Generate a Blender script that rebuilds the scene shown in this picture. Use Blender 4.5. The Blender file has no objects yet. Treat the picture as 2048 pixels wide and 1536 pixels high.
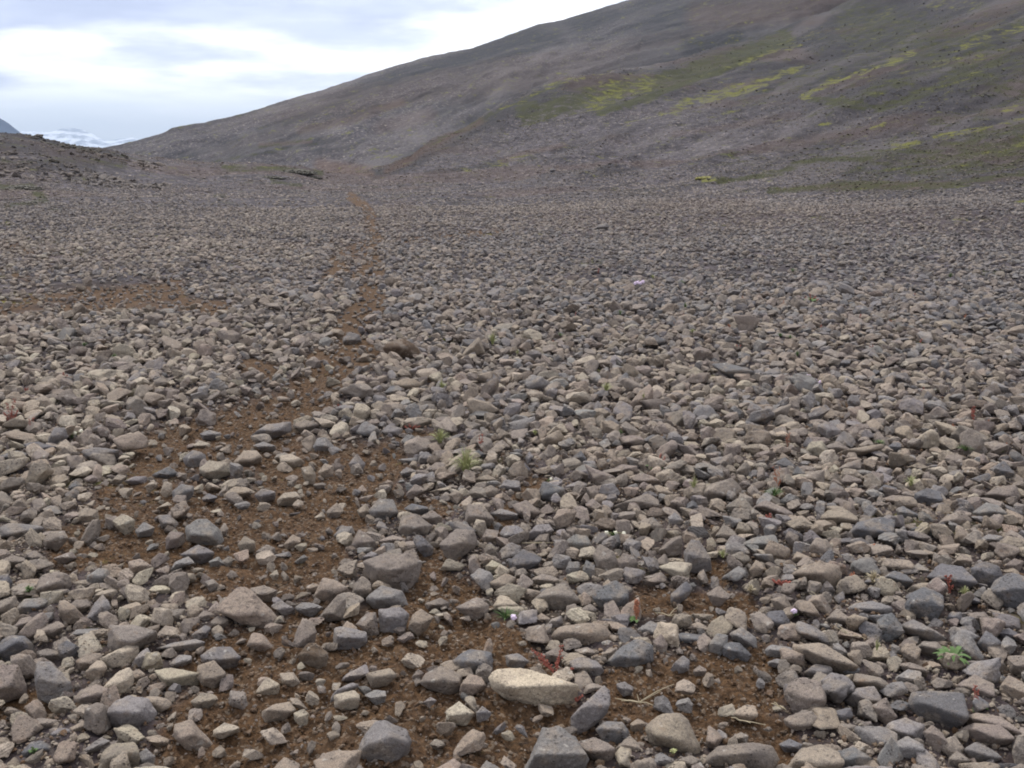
import bpy, bmesh, math, random
import numpy as np
from mathutils import Vector

random.seed(11)
rng = np.random.default_rng(11)
SC = bpy.context.scene
COL = SC.collection
rad = math.radians

# ------------------------------------------------------------------ camera
FPX, PITCH, EYE = 2010.0, rad(12.8), 1.6          # focal length in photo pixels, downward tilt, eye height
cam_data = bpy.data.cameras.new("camera")
cam_data.sensor_width = 36.0
cam_data.lens = FPX / 2048 * 36.0
cam_data.clip_start = 0.05
cam_data.clip_end = 60000
cam = bpy.data.objects.new("camera", cam_data)
cam.location = (0, 0, EYE)
cam.rotation_euler = (math.pi / 2 - PITCH, 0, 0)
COL.objects.link(cam)
SC.camera = cam

# ------------------------------------------------------------------ exposure
SC.view_settings.view_transform = 'Standard'
SC.view_settings.look = 'None'
SC.view_settings.gamma = 1.0
SC.view_settings.exposure = 1.15
SC.cycles.max_bounces = 6
SC.cycles.diffuse_bounces = 3
SC.cycles.glossy_bounces = 2
SC.cycles.transparent_max_bounces = 8
SC.cycles.filter_width = 1.9

SUN_EL, SUN_AZ = rad(52), rad(-28)                 # azimuth from +Y, to the right positive

# ------------------------------------------------------------------ sky
world = bpy.data.worlds.new("World")
SC.world = world
world.use_nodes = True
WN, WL = world.node_tree.nodes, world.node_tree.links
WN.clear()


def wn(kind, **kw):
    n = WN.new(kind)
    for k, v in kw.items():
        setattr(n, k, v)
    return n


def wmath(op, a, b=None, clamp=False):
    n = wn('ShaderNodeMath', operation=op, use_clamp=clamp)
    for i, q in enumerate((a, b)):
        if q is None:
            continue
        if isinstance(q, (int, float)):
            n.inputs[i].default_value = q
        else:
            WL.new(q, n.inputs[i])
    return n.outputs[0]


def wramp(fac, lo, hi):
    n = wn('ShaderNodeMapRange', interpolation_type='SMOOTHSTEP')
    WL.new(fac, n.inputs['Value'])
    n.inputs['From Min'].default_value = lo
    n.inputs['From Max'].default_value = hi
    return n.outputs['Result']


def wmix(fac, a, b):
    n = wn('ShaderNodeMix', data_type='RGBA')
    if isinstance(fac, (int, float)):
        n.inputs[0].default_value = fac
    else:
        WL.new(fac, n.inputs[0])
    for i, q in ((6, a), (7, b)):
        if isinstance(q, tuple):
            n.inputs[i].default_value = (*q, 1)
        else:
            WL.new(q, n.inputs[i])
    return n.outputs[2]


tc = wn('ShaderNodeTexCoord')
sep = wn('ShaderNodeSeparateXYZ')
WL.new(tc.outputs['Generated'], sep.inputs[0])
X, Y, Z = sep.outputs
den = wmath('ADD', wmath('MAXIMUM', Z, 0.0), 0.10)
comb = wn('ShaderNodeCombineXYZ')
WL.new(wmath('DIVIDE', X, den), comb.inputs[0])
WL.new(wmath('DIVIDE', Y, den), comb.inputs[1])


def wnoise(scale, detail, rough, off=0.0):
    n = wn('ShaderNodeTexNoise')
    m = wn('ShaderNodeMapping')
    m.inputs['Location'].default_value = (off, off * 0.7, off * 1.3)
    WL.new(comb.outputs[0], m.inputs[0])
    WL.new(m.outputs[0], n.inputs['Vector'])
    n.inputs['Scale'].default_value = scale
    n.inputs['Detail'].default_value = detail
    n.inputs['Roughness'].default_value = rough
    return n.outputs['Fac']


cl1 = wnoise(0.85, 6, 0.55, 3.1)
cl2 = wnoise(1.7, 4, 0.52, 9.4)
# heavy lavender-grey deck overhead, thicker towards the left, breaking up lower down
deck = wmath('ADD', wmath('MULTIPLY', Z, 9.0), wmath('MULTIPLY', X, -0.85))
deck = wmath('ADD', deck, wmath('MULTIPLY', wmath('SUBTRACT', cl1, 0.5), 2.4))
deck = wmath('ADD', deck, wmath('MULTIPLY', wmath('SUBTRACT', cl2, 0.5), 0.8))
deck = wramp(deck, 0.66, 1.34)
thin = wramp(cl1, 0.28, 0.68)
low = wmix(thin, (0.53, 0.58, 0.635), (0.70, 0.72, 0.75))
midz = wmath('MULTIPLY', wramp(Z, 0.035, 0.075), wramp(Z, 0.16, 0.12))
low = wmix(wmath('MULTIPLY', midz, 0.85), low, (0.95, 0.95, 0.95))
grey = wmix(wramp(cl2, 0.35, 0.65), (0.265, 0.30, 0.43), (0.39, 0.425, 0.555))
grey = wmix(wramp(Z, 0.18, 0.45), grey, (0.635, 0.65, 0.72))
cloud = wmix(deck, low, grey)
sky = wn('ShaderNodeTexSky', sky_type='NISHITA')
sky.sun_disc = False
sky.sun_elevation = SUN_EL
sky.sun_rotation = SUN_AZ
vm = wn('ShaderNodeVectorMath', operation='SCALE')
WL.new(cloud, vm.inputs[0])
vm.inputs['Scale'].default_value = 10.0
mixed = wmix(0.06, vm.outputs[0], sky.outputs[0])
bg = wn('ShaderNodeBackground')
bg.inputs['Strength'].default_value = 0.1
WL.new(mixed, bg.inputs[0])
wo = wn('ShaderNodeOutputWorld')
WL.new(bg.outputs[0], wo.inputs[0])

sun = bpy.data.lights.new("sun", 'SUN')
sun.energy = 1.5
sun.angle = rad(16)
sun.color = (1.0, 0.965, 0.91)
sun_o = bpy.data.objects.new("sun", sun)
d = Vector((math.sin(SUN_AZ) * math.cos(SUN_EL), math.cos(SUN_AZ) * math.cos(SUN_EL), math.sin(SUN_EL)))
sun_o.rotation_euler = d.to_track_quat('Z', 'Y').to_euler()
sun_o.location = (0, 0, 60)
COL.objects.link(sun_o)

# ------------------------------------------------------------------ small tools
CP, SP = math.cos(PITCH), math.sin(PITCH)


def ray(u, v):
    """unit direction of a photo pixel"""
    x = (np.asarray(u, float) - 1024) / FPX
    y = -(np.asarray(v, float) - 768) / FPX
    dv = np.stack([x, CP + y * SP, -SP + y * CP], -1)
    return dv / np.linalg.norm(dv, axis=-1, keepdims=True)


def project(p):
    x, y, z = p[..., 0], p[..., 1], p[..., 2] - EYE
    dep = y * CP - z * SP
    up = y * SP + z * CP
    dep = np.where(np.abs(dep) < 1e-6, 1e-6, dep)
    return 1024 + FPX * x / dep, 768 - FPX * up / dep, dep


_T = rng.random((64, 64, 64)).astype(np.float32)


def vnoise(p, freq, off=0.0):
    q = np.asarray(p, np.float64) * freq + off
    i = np.floor(q).astype(np.int64)
    f = (q - i)
    f = f * f * (3 - 2 * f)
    i0, i1 = i & 63, (i + 1) & 63
    x0, y0, z0 = i0[..., 0], i0[..., 1], i0[..., 2]
    x1, y1, z1 = i1[..., 0], i1[..., 1], i1[..., 2]
    fx, fy, fz = f[..., 0], f[..., 1], f[..., 2]
    a = _T[x0, y0, z0] * (1 - fx) + _T[x1, y0, z0] * fx
    b = _T[x0, y1, z0] * (1 - fx) + _T[x1, y1, z0] * fx
    c = _T[x0, y0, z1] * (1 - fx) + _T[x1, y0, z1] * fx
    e = _T[x0, y1, z1] * (1 - fx) + _T[x1, y1, z1] * fx
    return (a * (1 - fy) + b * fy) * (1 - fz) + (c * (1 - fy) + e * fy) * fz - 0.5


def fbm(p, freq, octs=4, gain=0.5, off=0.0):
    s, a = 0, 1.0
    for k in range(octs):
        s = s + a * vnoise(p, freq * 2.03 ** k, off + 17.3 * k)
        a *= gain
    return s


def xy3(x, y, z=0.0):
    return np.stack([x, y, np.full_like(x, z)], -1)


def mesh_np(name, verts, faces, mats, attrs=None, smooth=True):
    """faces: (n, 3|4) int array"""
    me = bpy.data.meshes.new(name)
    k = faces.shape[1]
    me.vertices.add(len(verts))
    me.vertices.foreach_set('co', np.ascontiguousarray(verts, np.float32).ravel())
    me.loops.add(faces.size)
    me.loops.foreach_set('vertex_index', np.ascontiguousarray(faces, np.int32).ravel())
    me.polygons.add(len(faces))
    me.polygons.foreach_set('loop_start', np.arange(0, faces.size, k, dtype=np.int32))
    me.polygons.foreach_set('use_smooth', np.full(len(faces), smooth))
    me.update(calc_edges=True)
    for m in (mats if isinstance(mats, (list, tuple)) else [mats]):
        me.materials.append(m)
    for an, av in (attrs or {}).items():
        at = me.attributes.new(an, 'FLOAT_COLOR', 'POINT')
        at.data.foreach_set('color', np.ascontiguousarray(av, np.float32).ravel())
    return me


def link(name, me, parent=None, loc=None):
    o = bpy.data.objects.new(name, me)
    COL.objects.link(o)
    if parent:
        o.parent = parent
    if loc is not None:
        o.location = loc
    return o


def tag(o, label=None, cat=None, group=None, kind=None):
    if label:
        o['label'] = label
    if cat:
        o['category'] = cat
    if group:
        o['group'] = group
    if kind:
        o['kind'] = kind
    return o


def new_mat(name):
    m = bpy.data.materials.new(name)
    m.use_nodes = True
    nt = m.node_tree
    nt.nodes.clear()
    out = nt.nodes.new('ShaderNodeOutputMaterial')
    p = nt.nodes.new('ShaderNodeBsdfPrincipled')
    nt.links.new(p.outputs[0], out.inputs[0])
    p.inputs['Roughness'].default_value = 0.9
    p.inputs['Specular IOR Level'].default_value = 0.2
    return m, nt, p


class NT:
    """short hand for building shader nodes"""
    def __init__(s, nt):
        s.nt = nt

    def node(s, kind, **kw):
        n = s.nt.nodes.new(kind)
        for k, v in kw.items():
            setattr(n, k, v)
        return n

    def put(s, sock, q):
        if isinstance(q, tuple):
            sock.default_value = (*q, 1) if len(q) == 3 and len(sock.default_value) == 4 else q
        elif isinstance(q, (int, float)):
            sock.default_value = q
        else:
            s.nt.links.new(q, sock)

    def mix(s, fac, a, b, mode='MIX'):
        n = s.node('ShaderNodeMix', data_type='RGBA', blend_type=mode)
        s.put(n.inputs[0], fac)
        s.put(n.inputs[6], a)
        s.put(n.inputs[7], b)
        return n.outputs[2]

    def math(s, op, a, b=None, clamp=False):
        n = s.node('ShaderNodeMath', operation=op, use_clamp=clamp)
        s.put(n.inputs[0], a)
        if b is not None:
            s.put(n.inputs[1], b)
        return n.outputs[0]

    def step(s, v, lo, hi, to0=0.0, to1=1.0):
        n = s.node('ShaderNodeMapRange', interpolation_type='SMOOTHSTEP')
        s.put(n.inputs['Value'], v)
        for k, q in (('From Min', lo), ('From Max', hi), ('To Min', to0), ('To Max', to1)):
            n.inputs[k].default_value = q
        return n.outputs['Result']

    def noise(s, vec, scale, detail=4, rough=0.55):
        n = s.node('ShaderNodeTexNoise')
        s.put(n.inputs['Vector'], vec)
        n.inputs['Scale'].default_value = scale
        n.inputs['Detail'].default_value = detail
        n.inputs['Roughness'].default_value = rough
        return n.outputs['Fac']

    def voro(s, vec, scale, feature='F1', rand=1.0):
        n = s.node('ShaderNodeTexVoronoi', feature=feature)
        s.put(n.inputs['Vector'], vec)
        n.inputs['Scale'].default_value = scale
        n.inputs['Randomness'].default_value = rand
        return n.outputs

    def attr(s, name):
        n = s.node('ShaderNodeAttribute', attribute_name=name)
        return n.outputs['Color']

    def sep(s, c):
        n = s.node('ShaderNodeSeparateColor')
        s.put(n.inputs[0], c)
        return n.outputs

    def bump(s, h, strength, dist, normal=None):
        n = s.node('ShaderNodeBump')
        s.put(n.inputs['Height'], h)
        n.inputs['Strength'].default_value = strength
        n.inputs['Distance'].default_value = dist
        if normal is not None:
            s.put(n.inputs['Normal'], normal)
        return n.outputs[0]


# ------------------------------------------------------------------ materials
TAN, PALE, WARM, GREY, BLUE, SOIL = (.264, .211, .160), (.355, .297, .224), (.212, .174, .143), (.196, .178, .165), (.134, .128, .128), (.082, .047, .025)


def stone_material():
    m, nt, p = new_mat("weathered_basalt")
    t = NT(nt)
    pos = t.node('ShaderNodeNewGeometry').outputs['Position']
    tone = t.attr('tone')
    big = t.noise(pos, 14, 4, .6)
    fine = t.noise(pos, 90, 4, .65)
    grain = t.noise(pos, 420, 2, .6)
    # tan weathering crust over part of each stone
    crust = t.step(big, .46, .66)
    c = t.mix(t.math('MULTIPLY', crust, .58), tone, (.272, .221, .168))
    c = t.mix(t.math('MULTIPLY', t.step(fine, .48, .68), .50), c, (.085, .076, .070))
    v = t.step(grain, .25, .75, .62, 1.38)
    c = t.mix(1.0, c, v, 'MULTIPLY')
    pit = t.voro(pos, 75)
    pits = t.math('MULTIPLY', t.step(pit['Distance'], .30, .14), t.step(t.noise(pos, 11, 2), .50, .62))
    c = t.mix(t.math('MULTIPLY', pits, .6), c, (.055, .045, .040))
    stain = t.step(t.noise(pos, 5.5, 5, .7), .50, .66)
    c = t.mix(t.math('MULTIPLY', stain, .42), c, (.115, .098, .088))
    rusty = t.step(t.noise(pos, 21, 4, .6), .60, .74)
    c = t.mix(t.math('MULTIPLY', rusty, .40), c, (.200, .125, .072))
    lich = t.math('MULTIPLY', t.step(t.noise(pos, 33, 3, .5), .66, .72), .5)
    c = t.mix(lich, c, (.40, .37, .32))
    t.put(p.inputs['Base Color'], c)
    h = t.math('ADD', t.math('MULTIPLY', fine, .8), t.math('MULTIPLY', grain, .35))
    h = t.math('SUBTRACT', h, t.math('MULTIPLY', pits, 1.2))
    t.put(p.inputs['Normal'], t.bump(h, .8, .010))
    p.inputs['Roughness'].default_value = .93
    return m


def ground_material(name, near):
    m, nt, p = new_mat(name)
    t = NT(nt)
    pos = t.node('ShaderNodeNewGeometry').outputs['Position']
    a = t.sep(t.attr('cover'))          # soil, moss, olive
    b = t.sep(t.attr('scree'))          # rust, dark, pale
    soil, moss, olive = a[0], a[1], a[2]
    rust, dark, pale = b[0], b[1], b[2]
    v1 = t.voro(pos, 7.5 if near else 3.2)
    v2 = t.voro(pos, 21 if near else 1.1)
    r1 = t.sep(v1['Color'])
    r2 = t.sep(v2['Color'])
    c = t.mix(t.step(r1[0], .25, .75), (.044, .039, .047) if near else (.037, .033, .039), (.080, .069, .073) if near else (.068, .059, .062))
    c = t.mix(t.math('MULTIPLY', t.step(r2[0], .45, .9), .45), c, (.066, .062, .064))
    c = t.mix(t.math('MULTIPLY', t.step(r1[1], .90, .97), .6), c, (.26, .225, .18))
    c = t.mix(t.math('MULTIPLY', t.step(r1[2], .80, .95), .7), c, (.055, .05, .05))
    big = t.noise(pos, .35 if near else .05, 5, .6)
    c = t.mix(1.0, c, t.step(big, .3, .7, .84, 1.16), 'MULTIPLY')
    far = t.sep(t.voro(pos, 2.3)['Color'])
    c = t.mix(1.0, c, t.step(far[0], .05, .95, .70, 1.32), 'MULTIPLY')
    c = t.mix(1.0, c, t.step(t.noise(pos, 1.6, 5, .75), .32, .68, .66, 1.36), 'MULTIPLY')
    c = t.mix(t.math('MULTIPLY', dark, .84), c, (.026, .025, .028))
    c = t.mix(t.math('MULTIPLY', pale, .5), c, (.150, .132, .128))
    c = t.mix(t.math('MULTIPLY', rust, .50), c, (.105, .058, .036))
    n1 = t.noise(pos, 9 if near else 1.2, 5, .65)
    n2 = t.noise(pos, 55 if near else 9, 4, .65)
    n3 = t.noise(pos, 260, 3, .6)
    nf = t.noise(pos, .75 if near else .3, 7, .72)
    nv = t.math('ADD', t.math('MULTIPLY', nf, .75), t.math('MULTIPLY', n1, .25))
    # soil: crumbly dark brown earth with paler dry crumbs
    s = t.mix(t.step(n2, .35, .7), (.048, .027, .013), (.122, .068, .032))
    s = t.mix(t.math('MULTIPLY', t.step(n1, .5, .72), .5), s, (.142, .090, .052))
    s = t.mix(1.0, s, t.step(n3, .25, .75, .62, 1.38), 'MULTIPLY')
    g = t.voro(pos, 95)
    s = t.mix(t.math('MULTIPLY', t.step(t.sep(g['Color'])[1], .86, .95), .5), s, (.24, .19, .14))
    s = t.mix(1.0, s, t.step(soil, .40, .85, .50, 1.0), 'MULTIPLY')  # darkens soil in the gaps, painting in the shade between stones
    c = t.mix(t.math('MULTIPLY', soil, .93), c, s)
    ol = t.step(t.math('ADD', t.math('MULTIPLY', olive, 1.0), t.math('MULTIPLY', t.math('SUBTRACT', nv, .5), 3.6)), .34, .80)
    c = t.mix(t.math('MULTIPLY', ol, .88), c, t.mix(n2, (.020, .024, .009), (.058, .056, .020)))
    mo = t.step(t.math('ADD', t.math('MULTIPLY', moss, .92), t.math('MULTIPLY', t.math('SUBTRACT', nv, .5), 6.5)), .46, 1.0)
    c = t.mix(t.math('MULTIPLY', mo, .9), c, t.mix(t.step(n2, .3, .7), (.062, .066, .018), (.185, .175, .036)))
    t.put(p.inputs['Base Color'], c)
    h = t.math('ADD', t.math('MULTIPLY', t.step(v1['Distance'], .0, .7, 1, 0), t.math('SUBTRACT', 1.0, soil)), t.math('MULTIPLY', n2, .35))
    nb = t.bump(h, .8, .06 if near else .16)
    nb = t.bump(t.math('ADD', t.math('MULTIPLY', g['Distance'], -.6), n3), .6, .006, nb)
    t.put(p.inputs['Normal'], nb)
    p.inputs['Roughness'].default_value = .95
    p.inputs['Specular IOR Level'].default_value = .1
    return m


M_STONE = stone_material()
M_GROUND = ground_material("stony_ground", True)
M_HILL = ground_material("scree_hillside", False)


def plant_mat(name, c0, c1, scale=60, trans=0.25):
    m, nt, p = new_mat(name)
    t = NT(nt)
    pos = t.node('ShaderNodeNewGeometry').outputs['Position']
    t.put(p.inputs['Base Color'], t.mix(t.noise(pos, scale, 3), c0, c1))
    p.inputs['Roughness'].default_value = .65
    return m


M_GREEN = plant_mat("fresh_leaf", (.050, .092, .026), (.105, .160, .052))
M_GRASS = plant_mat("pale_grass", (.20, .22, .085), (.36, .36, .17))
M_STRAW = plant_mat("dry_straw", (.30, .24, .14), (.46, .40, .28))
M_RED = plant_mat("red_sorrel", (.21, .058, .043), (.31, .105, .072))
M_RUSTRED = plant_mat("rusty_sorrel", (.24, .085, .045), (.33, .15, .085))
M_PINK = plant_mat("pink_petal", (.62, .45, .60), (.82, .72, .80), 300)
M_CREAM = plant_mat("cream_petal", (.75, .70, .50), (.85, .82, .70), 300)
M_MOSS = plant_mat("yellow_moss", (.12, .12, .026), (.24, .21, .05), 12)
M_HEART = plant_mat("dark_moss", (.040, .037, .024), (.085, .074, .056), 4)

# ------------------------------------------------------------------ terrain heights
# per bearing (photo column at the horizon): (ground distance, photo row) pairs, then (distance, height) behind the crest
COLS = [
    (-2600, [(30, 'z', .5), (60, 'z', 4), (80, 'z', 6), (130, 'z', 2)]),
    (-500, [(30, 421), (45, 385), (58, 320), (70, 235), (90, 'z', 4.0), (140, 'z', -3)]),
    (0, [(35, 403), (46, 380), (57, 328), (70, 262), (85, 'z', 2.0), (135, 'z', -6)]),
    (60, [(35, 404), (47, 380), (58, 325), (72, 272), (88, 'z', 1.6), (138, 'z', -7)]),
    (120, [(35, 406), (48, 381), (60, 327), (74, 284), (90, 'z', 1.0), (140, 'z', -7)]),
    (200, [(35, 408), (48, 384), (62, 333), (76, 297), (92, 'z', .2), (140, 'z', -8)]),
    (300, [(35, 409), (50, 381), (64, 345), (78, 318), (94, 'z', -1), (140, 'z', -8)]),
    (390, [(35, 410), (50, 383), (65, 353), (79, 328), (94, 'z', -1.4), (140, 'z', -8)]),
    (450, [(35, 410), (50, 383), (65, 353), (78, 332), (94, 'z', -1.4), (140, 'z', -8)]),
    (520, [(35, 410), (50, 383), (65, 351), (75, 330), (90, 'z', -1), (140, 'z', -7)]),
    (600, [(35, 410), (50, 384), (65, 356), (75, 337), (92, 'z', -1), (140, 'z', -5)]),
    (655, [(35, 410), (50, 384), (66, 364), (79, 350), (97, 'z', -1), (140, 'z', -3)]),
    (710, [(35, 410), (50, 384), (66, 364), (82, 352), (98, 'z', -.4), (140, 'z', -2)]),
    (750, [(35, 410), (50, 384), (66, 363), (80, 352), (88, 345), (102, 'z', .2), (140, 'z', -1)]),
    (810, [(35, 410), (50, 382), (66, 360), (80, 343), (93, 313), (108, 'z', .8), (150, 'z', 1)]),
    (880, [(35, 409), (50, 380), (66, 352), (85, 318), (104, 275), (118, 'z', 2.4), (160, 'z', 2)]),
    (1000, [(35, 407), (50, 376), (66, 345), (92, 290), (124, 212), (138, 'z', 6), (180, 'z', 6)]),
    (1124, [(33, 408), (48, 372), (64, 335), (92, 268), (137, 161), (152, 'z', 10.5), (200, 'z', 10)]),
    (1250, [(32, 410), (45, 381), (62, 330), (96, 238), (152, 140), (168, 'z', 14.5), (220, 'z', 14)]),
    (1400, [(30, 416), (42, 390), (60, 328), (97, 222), (166, 112), (184, 'z', 19), (240, 'z', 19)]),
    (1600, [(28, 426), (38, 402), (58, 318), (97, 192), (186, 60), (205, 'z', 27), (260, 'z', 27)]),
    (1750, [(26, 433), (36, 400), (56, 300), (97, 160), (196, 18), (215, 'z', 34), (270, 'z', 34)]),
    (2048, [(24, 436), (33, 388), (39, 362), (56, 268), (97, 105), (200, -80), (225, 'z', 47), (280, 'z', 48)]),
    (2500, [(22, 440), (32, 375), (55, 240), (97, 60), (200, -180), (230, 'z', 62), (300, 'z', 62)]),
    (4600, [(20, 'z', .3), (32, 'z', 2), (55, 'z', 9), (97, 'z', 22), (200, 'z', 50), (230, 'z', 56), (300, 'z', 58)]),
]


def u2az(u, v=300.0):
    x, y = (u - 1024) / FPX, -(v - 768) / FPX
    return math.atan2(x, CP + y * SP)


def v2z(u, v, r):
    y = -(v - 768) / FPX
    az = u2az(u)
    return EYE + r * math.cos(az) * (-SP + y * CP) / (CP + y * SP)


LR = np.linspace(math.log(1.0), math.log(14000.0), 700)
caz, ctab = [], []
for u, nodes in COLS:
    rs, zs = [0.5, 6, 14, 22], [0, 0, 0, 0]
    if u > 1200:
        k = min(1.0, (u - 1200) / 900)
        zs = [0, 0.0, .06 * k, .16 * k]
    for n in nodes:
        rs.append(n[0])
        zs.append(n[2] if n[1] == 'z' else v2z(u, n[1], n[0]))
    rs += [600, 14000]
    zs += [zs[-1] * .4 - 12, -30]
    o = np.argsort(rs)
    rs, zs = np.array(rs)[o], np.array(zs)[o]
    # monotone cubic in distance
    x = np.log(rs)
    h = np.diff(x)
    dl = np.diff(zs) / h
    mm = np.zeros(len(x))
    mm[0], mm[-1] = dl[0], dl[-1]
    for k in range(1, len(x) - 1):
        if dl[k - 1] * dl[k] > 0:
            w1, w2 = 2 * h[k] + h[k - 1], h[k] + 2 * h[k - 1]
            mm[k] = (w1 + w2) / (w1 / dl[k - 1] + w2 / dl[k])
    i = np.clip(np.searchsorted(x, LR) - 1, 0, len(x) - 2)
    s = np.clip((LR - x[i]) / h[i], 0, 1)
    ctab.append((2 * s**3 - 3 * s**2 + 1) * zs[i] + (s**3 - 2 * s**2 + s) * h[i] * mm[i] + (-2 * s**3 + 3 * s**2) * zs[i + 1] + (s**3 - s**2) * h[i] * mm[i + 1])
    caz.append(u2az(u))
caz = np.array(caz)
ctab = np.array(ctab)
AZF = np.linspace(caz[0], caz[-1], 900)
ZT = np.stack([np.interp(AZF, caz, ctab[:, j]) for j in range(len(LR))], 1)
ker = np.exp(-np.linspace(-2, 2, 9) ** 2)
ker /= ker.sum()
ZT = np.apply_along_axis(lambda q: np.convolve(np.pad(q, 4, mode='edge'), ker, 'valid'), 0, ZT)


def height(x, y):
    x, y = np.asarray(x, float), np.asarray(y, float)
    r = np.hypot(x, y)
    az = np.arctan2(x, y)
    fi = np.clip((az - AZF[0]) / (AZF[-1] - AZF[0]) * (len(AZF) - 1), 0, len(AZF) - 1.001)
    fj = np.clip((np.log(np.maximum(r, 1.0)) - LR[0]) / (LR[-1] - LR[0]) * (len(LR) - 1), 0, len(LR) - 1.001)
    i, j = fi.astype(int), fj.astype(int)
    a, b = fi - i, fj - j
    z = (ZT[i, j] * (1 - a) + ZT[i + 1, j] * a) * (1 - b) + (ZT[i, j + 1] * (1 - a) + ZT[i + 1, j + 1] * a) * b
    p = xy3(x, y)
    z = z + .07 * fbm(p, .55, 3) * np.clip(r / 6, .5, 1)
    lr_ = np.log(np.maximum(r, 1))
    sw = np.clip((r - 34) / 30, 0, 1) * np.clip((az + .12) / .15, 0, 1) * np.clip((260 - r) / 60, 0, 1)
    cc = lr_ - 2.0 * az
    z = z + sw * .8 * fbm(np.stack([cc * 9, az * 9, cc * 0], -1), 1.0, 4, .6, 21.0)
    far = np.clip((r - 18) / 40, 0, 1)
    z = z + far * (.55 * fbm(p, .085, 4, .55, 5.0) + .25 * fbm(p, .35, 3, .5, 9.0)) * np.clip(r / 90, .45, 1.4)
    return z


def ground_hit(u, v):
    """world point where the ray of a photo pixel meets the ground"""
    dv = ray(u, v)
    ts = np.geomspace(1.5, 400, 700)
    P = dv[None, :] * ts[:, None]
    P[:, 2] += EYE
    g = P[:, 2] - height(P[:, 0], P[:, 1])
    k = int(np.argmax(g < 0)) if (g < 0).any() else len(ts) - 1
    k = max(k, 1)
    f = g[k - 1] / (g[k - 1] - g[k] + 1e-9)
    t = ts[k - 1] + (ts[k] - ts[k - 1]) * min(max(f, 0), 1)
    q = dv * t
    q[2] += EYE
    return q


# ------------------------------------------------------------------ what covers the ground (measured on the photo, laid on the terrain)
SOILS = [([(735, 605), (722, 650), (700, 695)], 9), ([(700, 700), (660, 745), (610, 800), (540, 850)], 16), ([(742, 570), (745, 500)], 6), ([(690, 560), (745, 520)], 6),
         ([(430, 1500), (700, 1450), (1040, 1490)], 75), ([(440, 1340), (620, 1330), (800, 1290)], 42), ([(800, 1260), (1000, 1300)], 34),
         ([(600, 1420), (900, 1400)], 30),
         ([(620, 1290), (680, 1240)], 30), ([(540, 1165), (660, 1140)], 38), ([(600, 1110), (680, 1060), (500, 1040)], 40), ([(420, 1170), (560, 1190)], 26),
         ([(680, 1040), (560, 960), (700, 940)], 42), ([(560, 900), (420, 880), (300, 930)], 36), ([(250, 1010), (420, 1020)], 36), ([(160, 1110), (330, 1095), (480, 1090)], 30),
         ([(450, 850), (560, 820), (640, 775)], 26), ([(610, 790), (660, 755)], 18), ([(630, 725), (720, 705)], 14), ([(500, 735), (540, 745)], 9),
         ([(690, 660), (740, 610), (738, 570)], 10), ([(760, 600), (730, 650)], 8), ([(670, 530), (655, 545)], 12), ([(690, 512), (760, 485)], 9),
         ([(780, 485), (1010, 462)], 5, .5), ([(760, 490), (735, 455), (748, 435), (722, 408), (704, 394)], 6.5),
         ([(0, 612), (180, 600), (350, 582)], 11), ([(250, 600), (440, 612)], 8), ([(520, 492), (700, 490)], 5, .5), ([(0, 480), (100, 525)], 7, .45), ([(0, 540), (60, 560)], 6, .45),
         ([(1250, 1400), (1400, 1390), (1530, 1370)], 46), ([(1290, 1200), (1500, 1220)], 20), ([(840, 1190), (950, 1200)], 24), ([(870, 1115), (890, 1140)], 20),
         ([(730, 960), (780, 920)], 26), ([(760, 1010), (700, 980)], 20), ([(990, 1050), (1060, 960)], 14), ([(800, 1000), (880, 1020)], 18), ([(1500, 1450), (1560, 1480)], 24),
         ([(0, 1420), (120, 1405)], 20), ([(1060, 1330), (1000, 1340)], 16), ([(800, 870), (880, 880)], 10), ([(1650, 800), (1700, 815)], 6), ([(1390, 1130), (1460, 1150)], 14)]
MOSS = [([(1342, 221), (1412, 188), (1521, 163), (1600, 136)], 6, .85), ([(1405, 203), (1482, 183), (1530, 168)], 6, 1), ([(1603, 198), (1658, 167), (1717, 148), (1795, 121), (1826, 104)], 5, .85),
        ([(1658, 166), (1700, 156)], 4, 1.1), ([(1748, 260), (1771, 250)], 4, 1.1), ([(1787, 295), (1881, 276), (1982, 250), (2045, 237)], 4, .8), ([(2010, 221), (2033, 213)], 4, 1),
        ([(1640, 249), (1662, 246)], 3, .8), ([(1924, 95), (1964, 78), (2048, 58)], 4, .95), ([(2030, 408), (2048, 404)], 4, .9), ([(930, 337), (1000, 325), (1076, 312)], 4, .5),
        ([(1180, 205), (1250, 178), (1300, 163)], 13, .72), ([(1190, 170), (1290, 150)], 8, .6), ([(1250, 245), (1340, 222)], 3, .7), ([(1450, 225), (1500, 205)], 5, .5),
        ([(1745, 40), (1780, 20)], 5, .5), ([(1870, 130), (1960, 110)], 5, .6), ([(1000, 215), (1124, 162), (1200, 145)], 4, .55), ([(1450, 137), (1540, 108), (1600, 90)], 4, .6), ([(1400, 357), (1424, 355)], 3, 1.1),
        ([(1140, 522), (1200, 522)], 5, .45), ([(1860, 10), (1960, 5)], 8, .45)]
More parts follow.
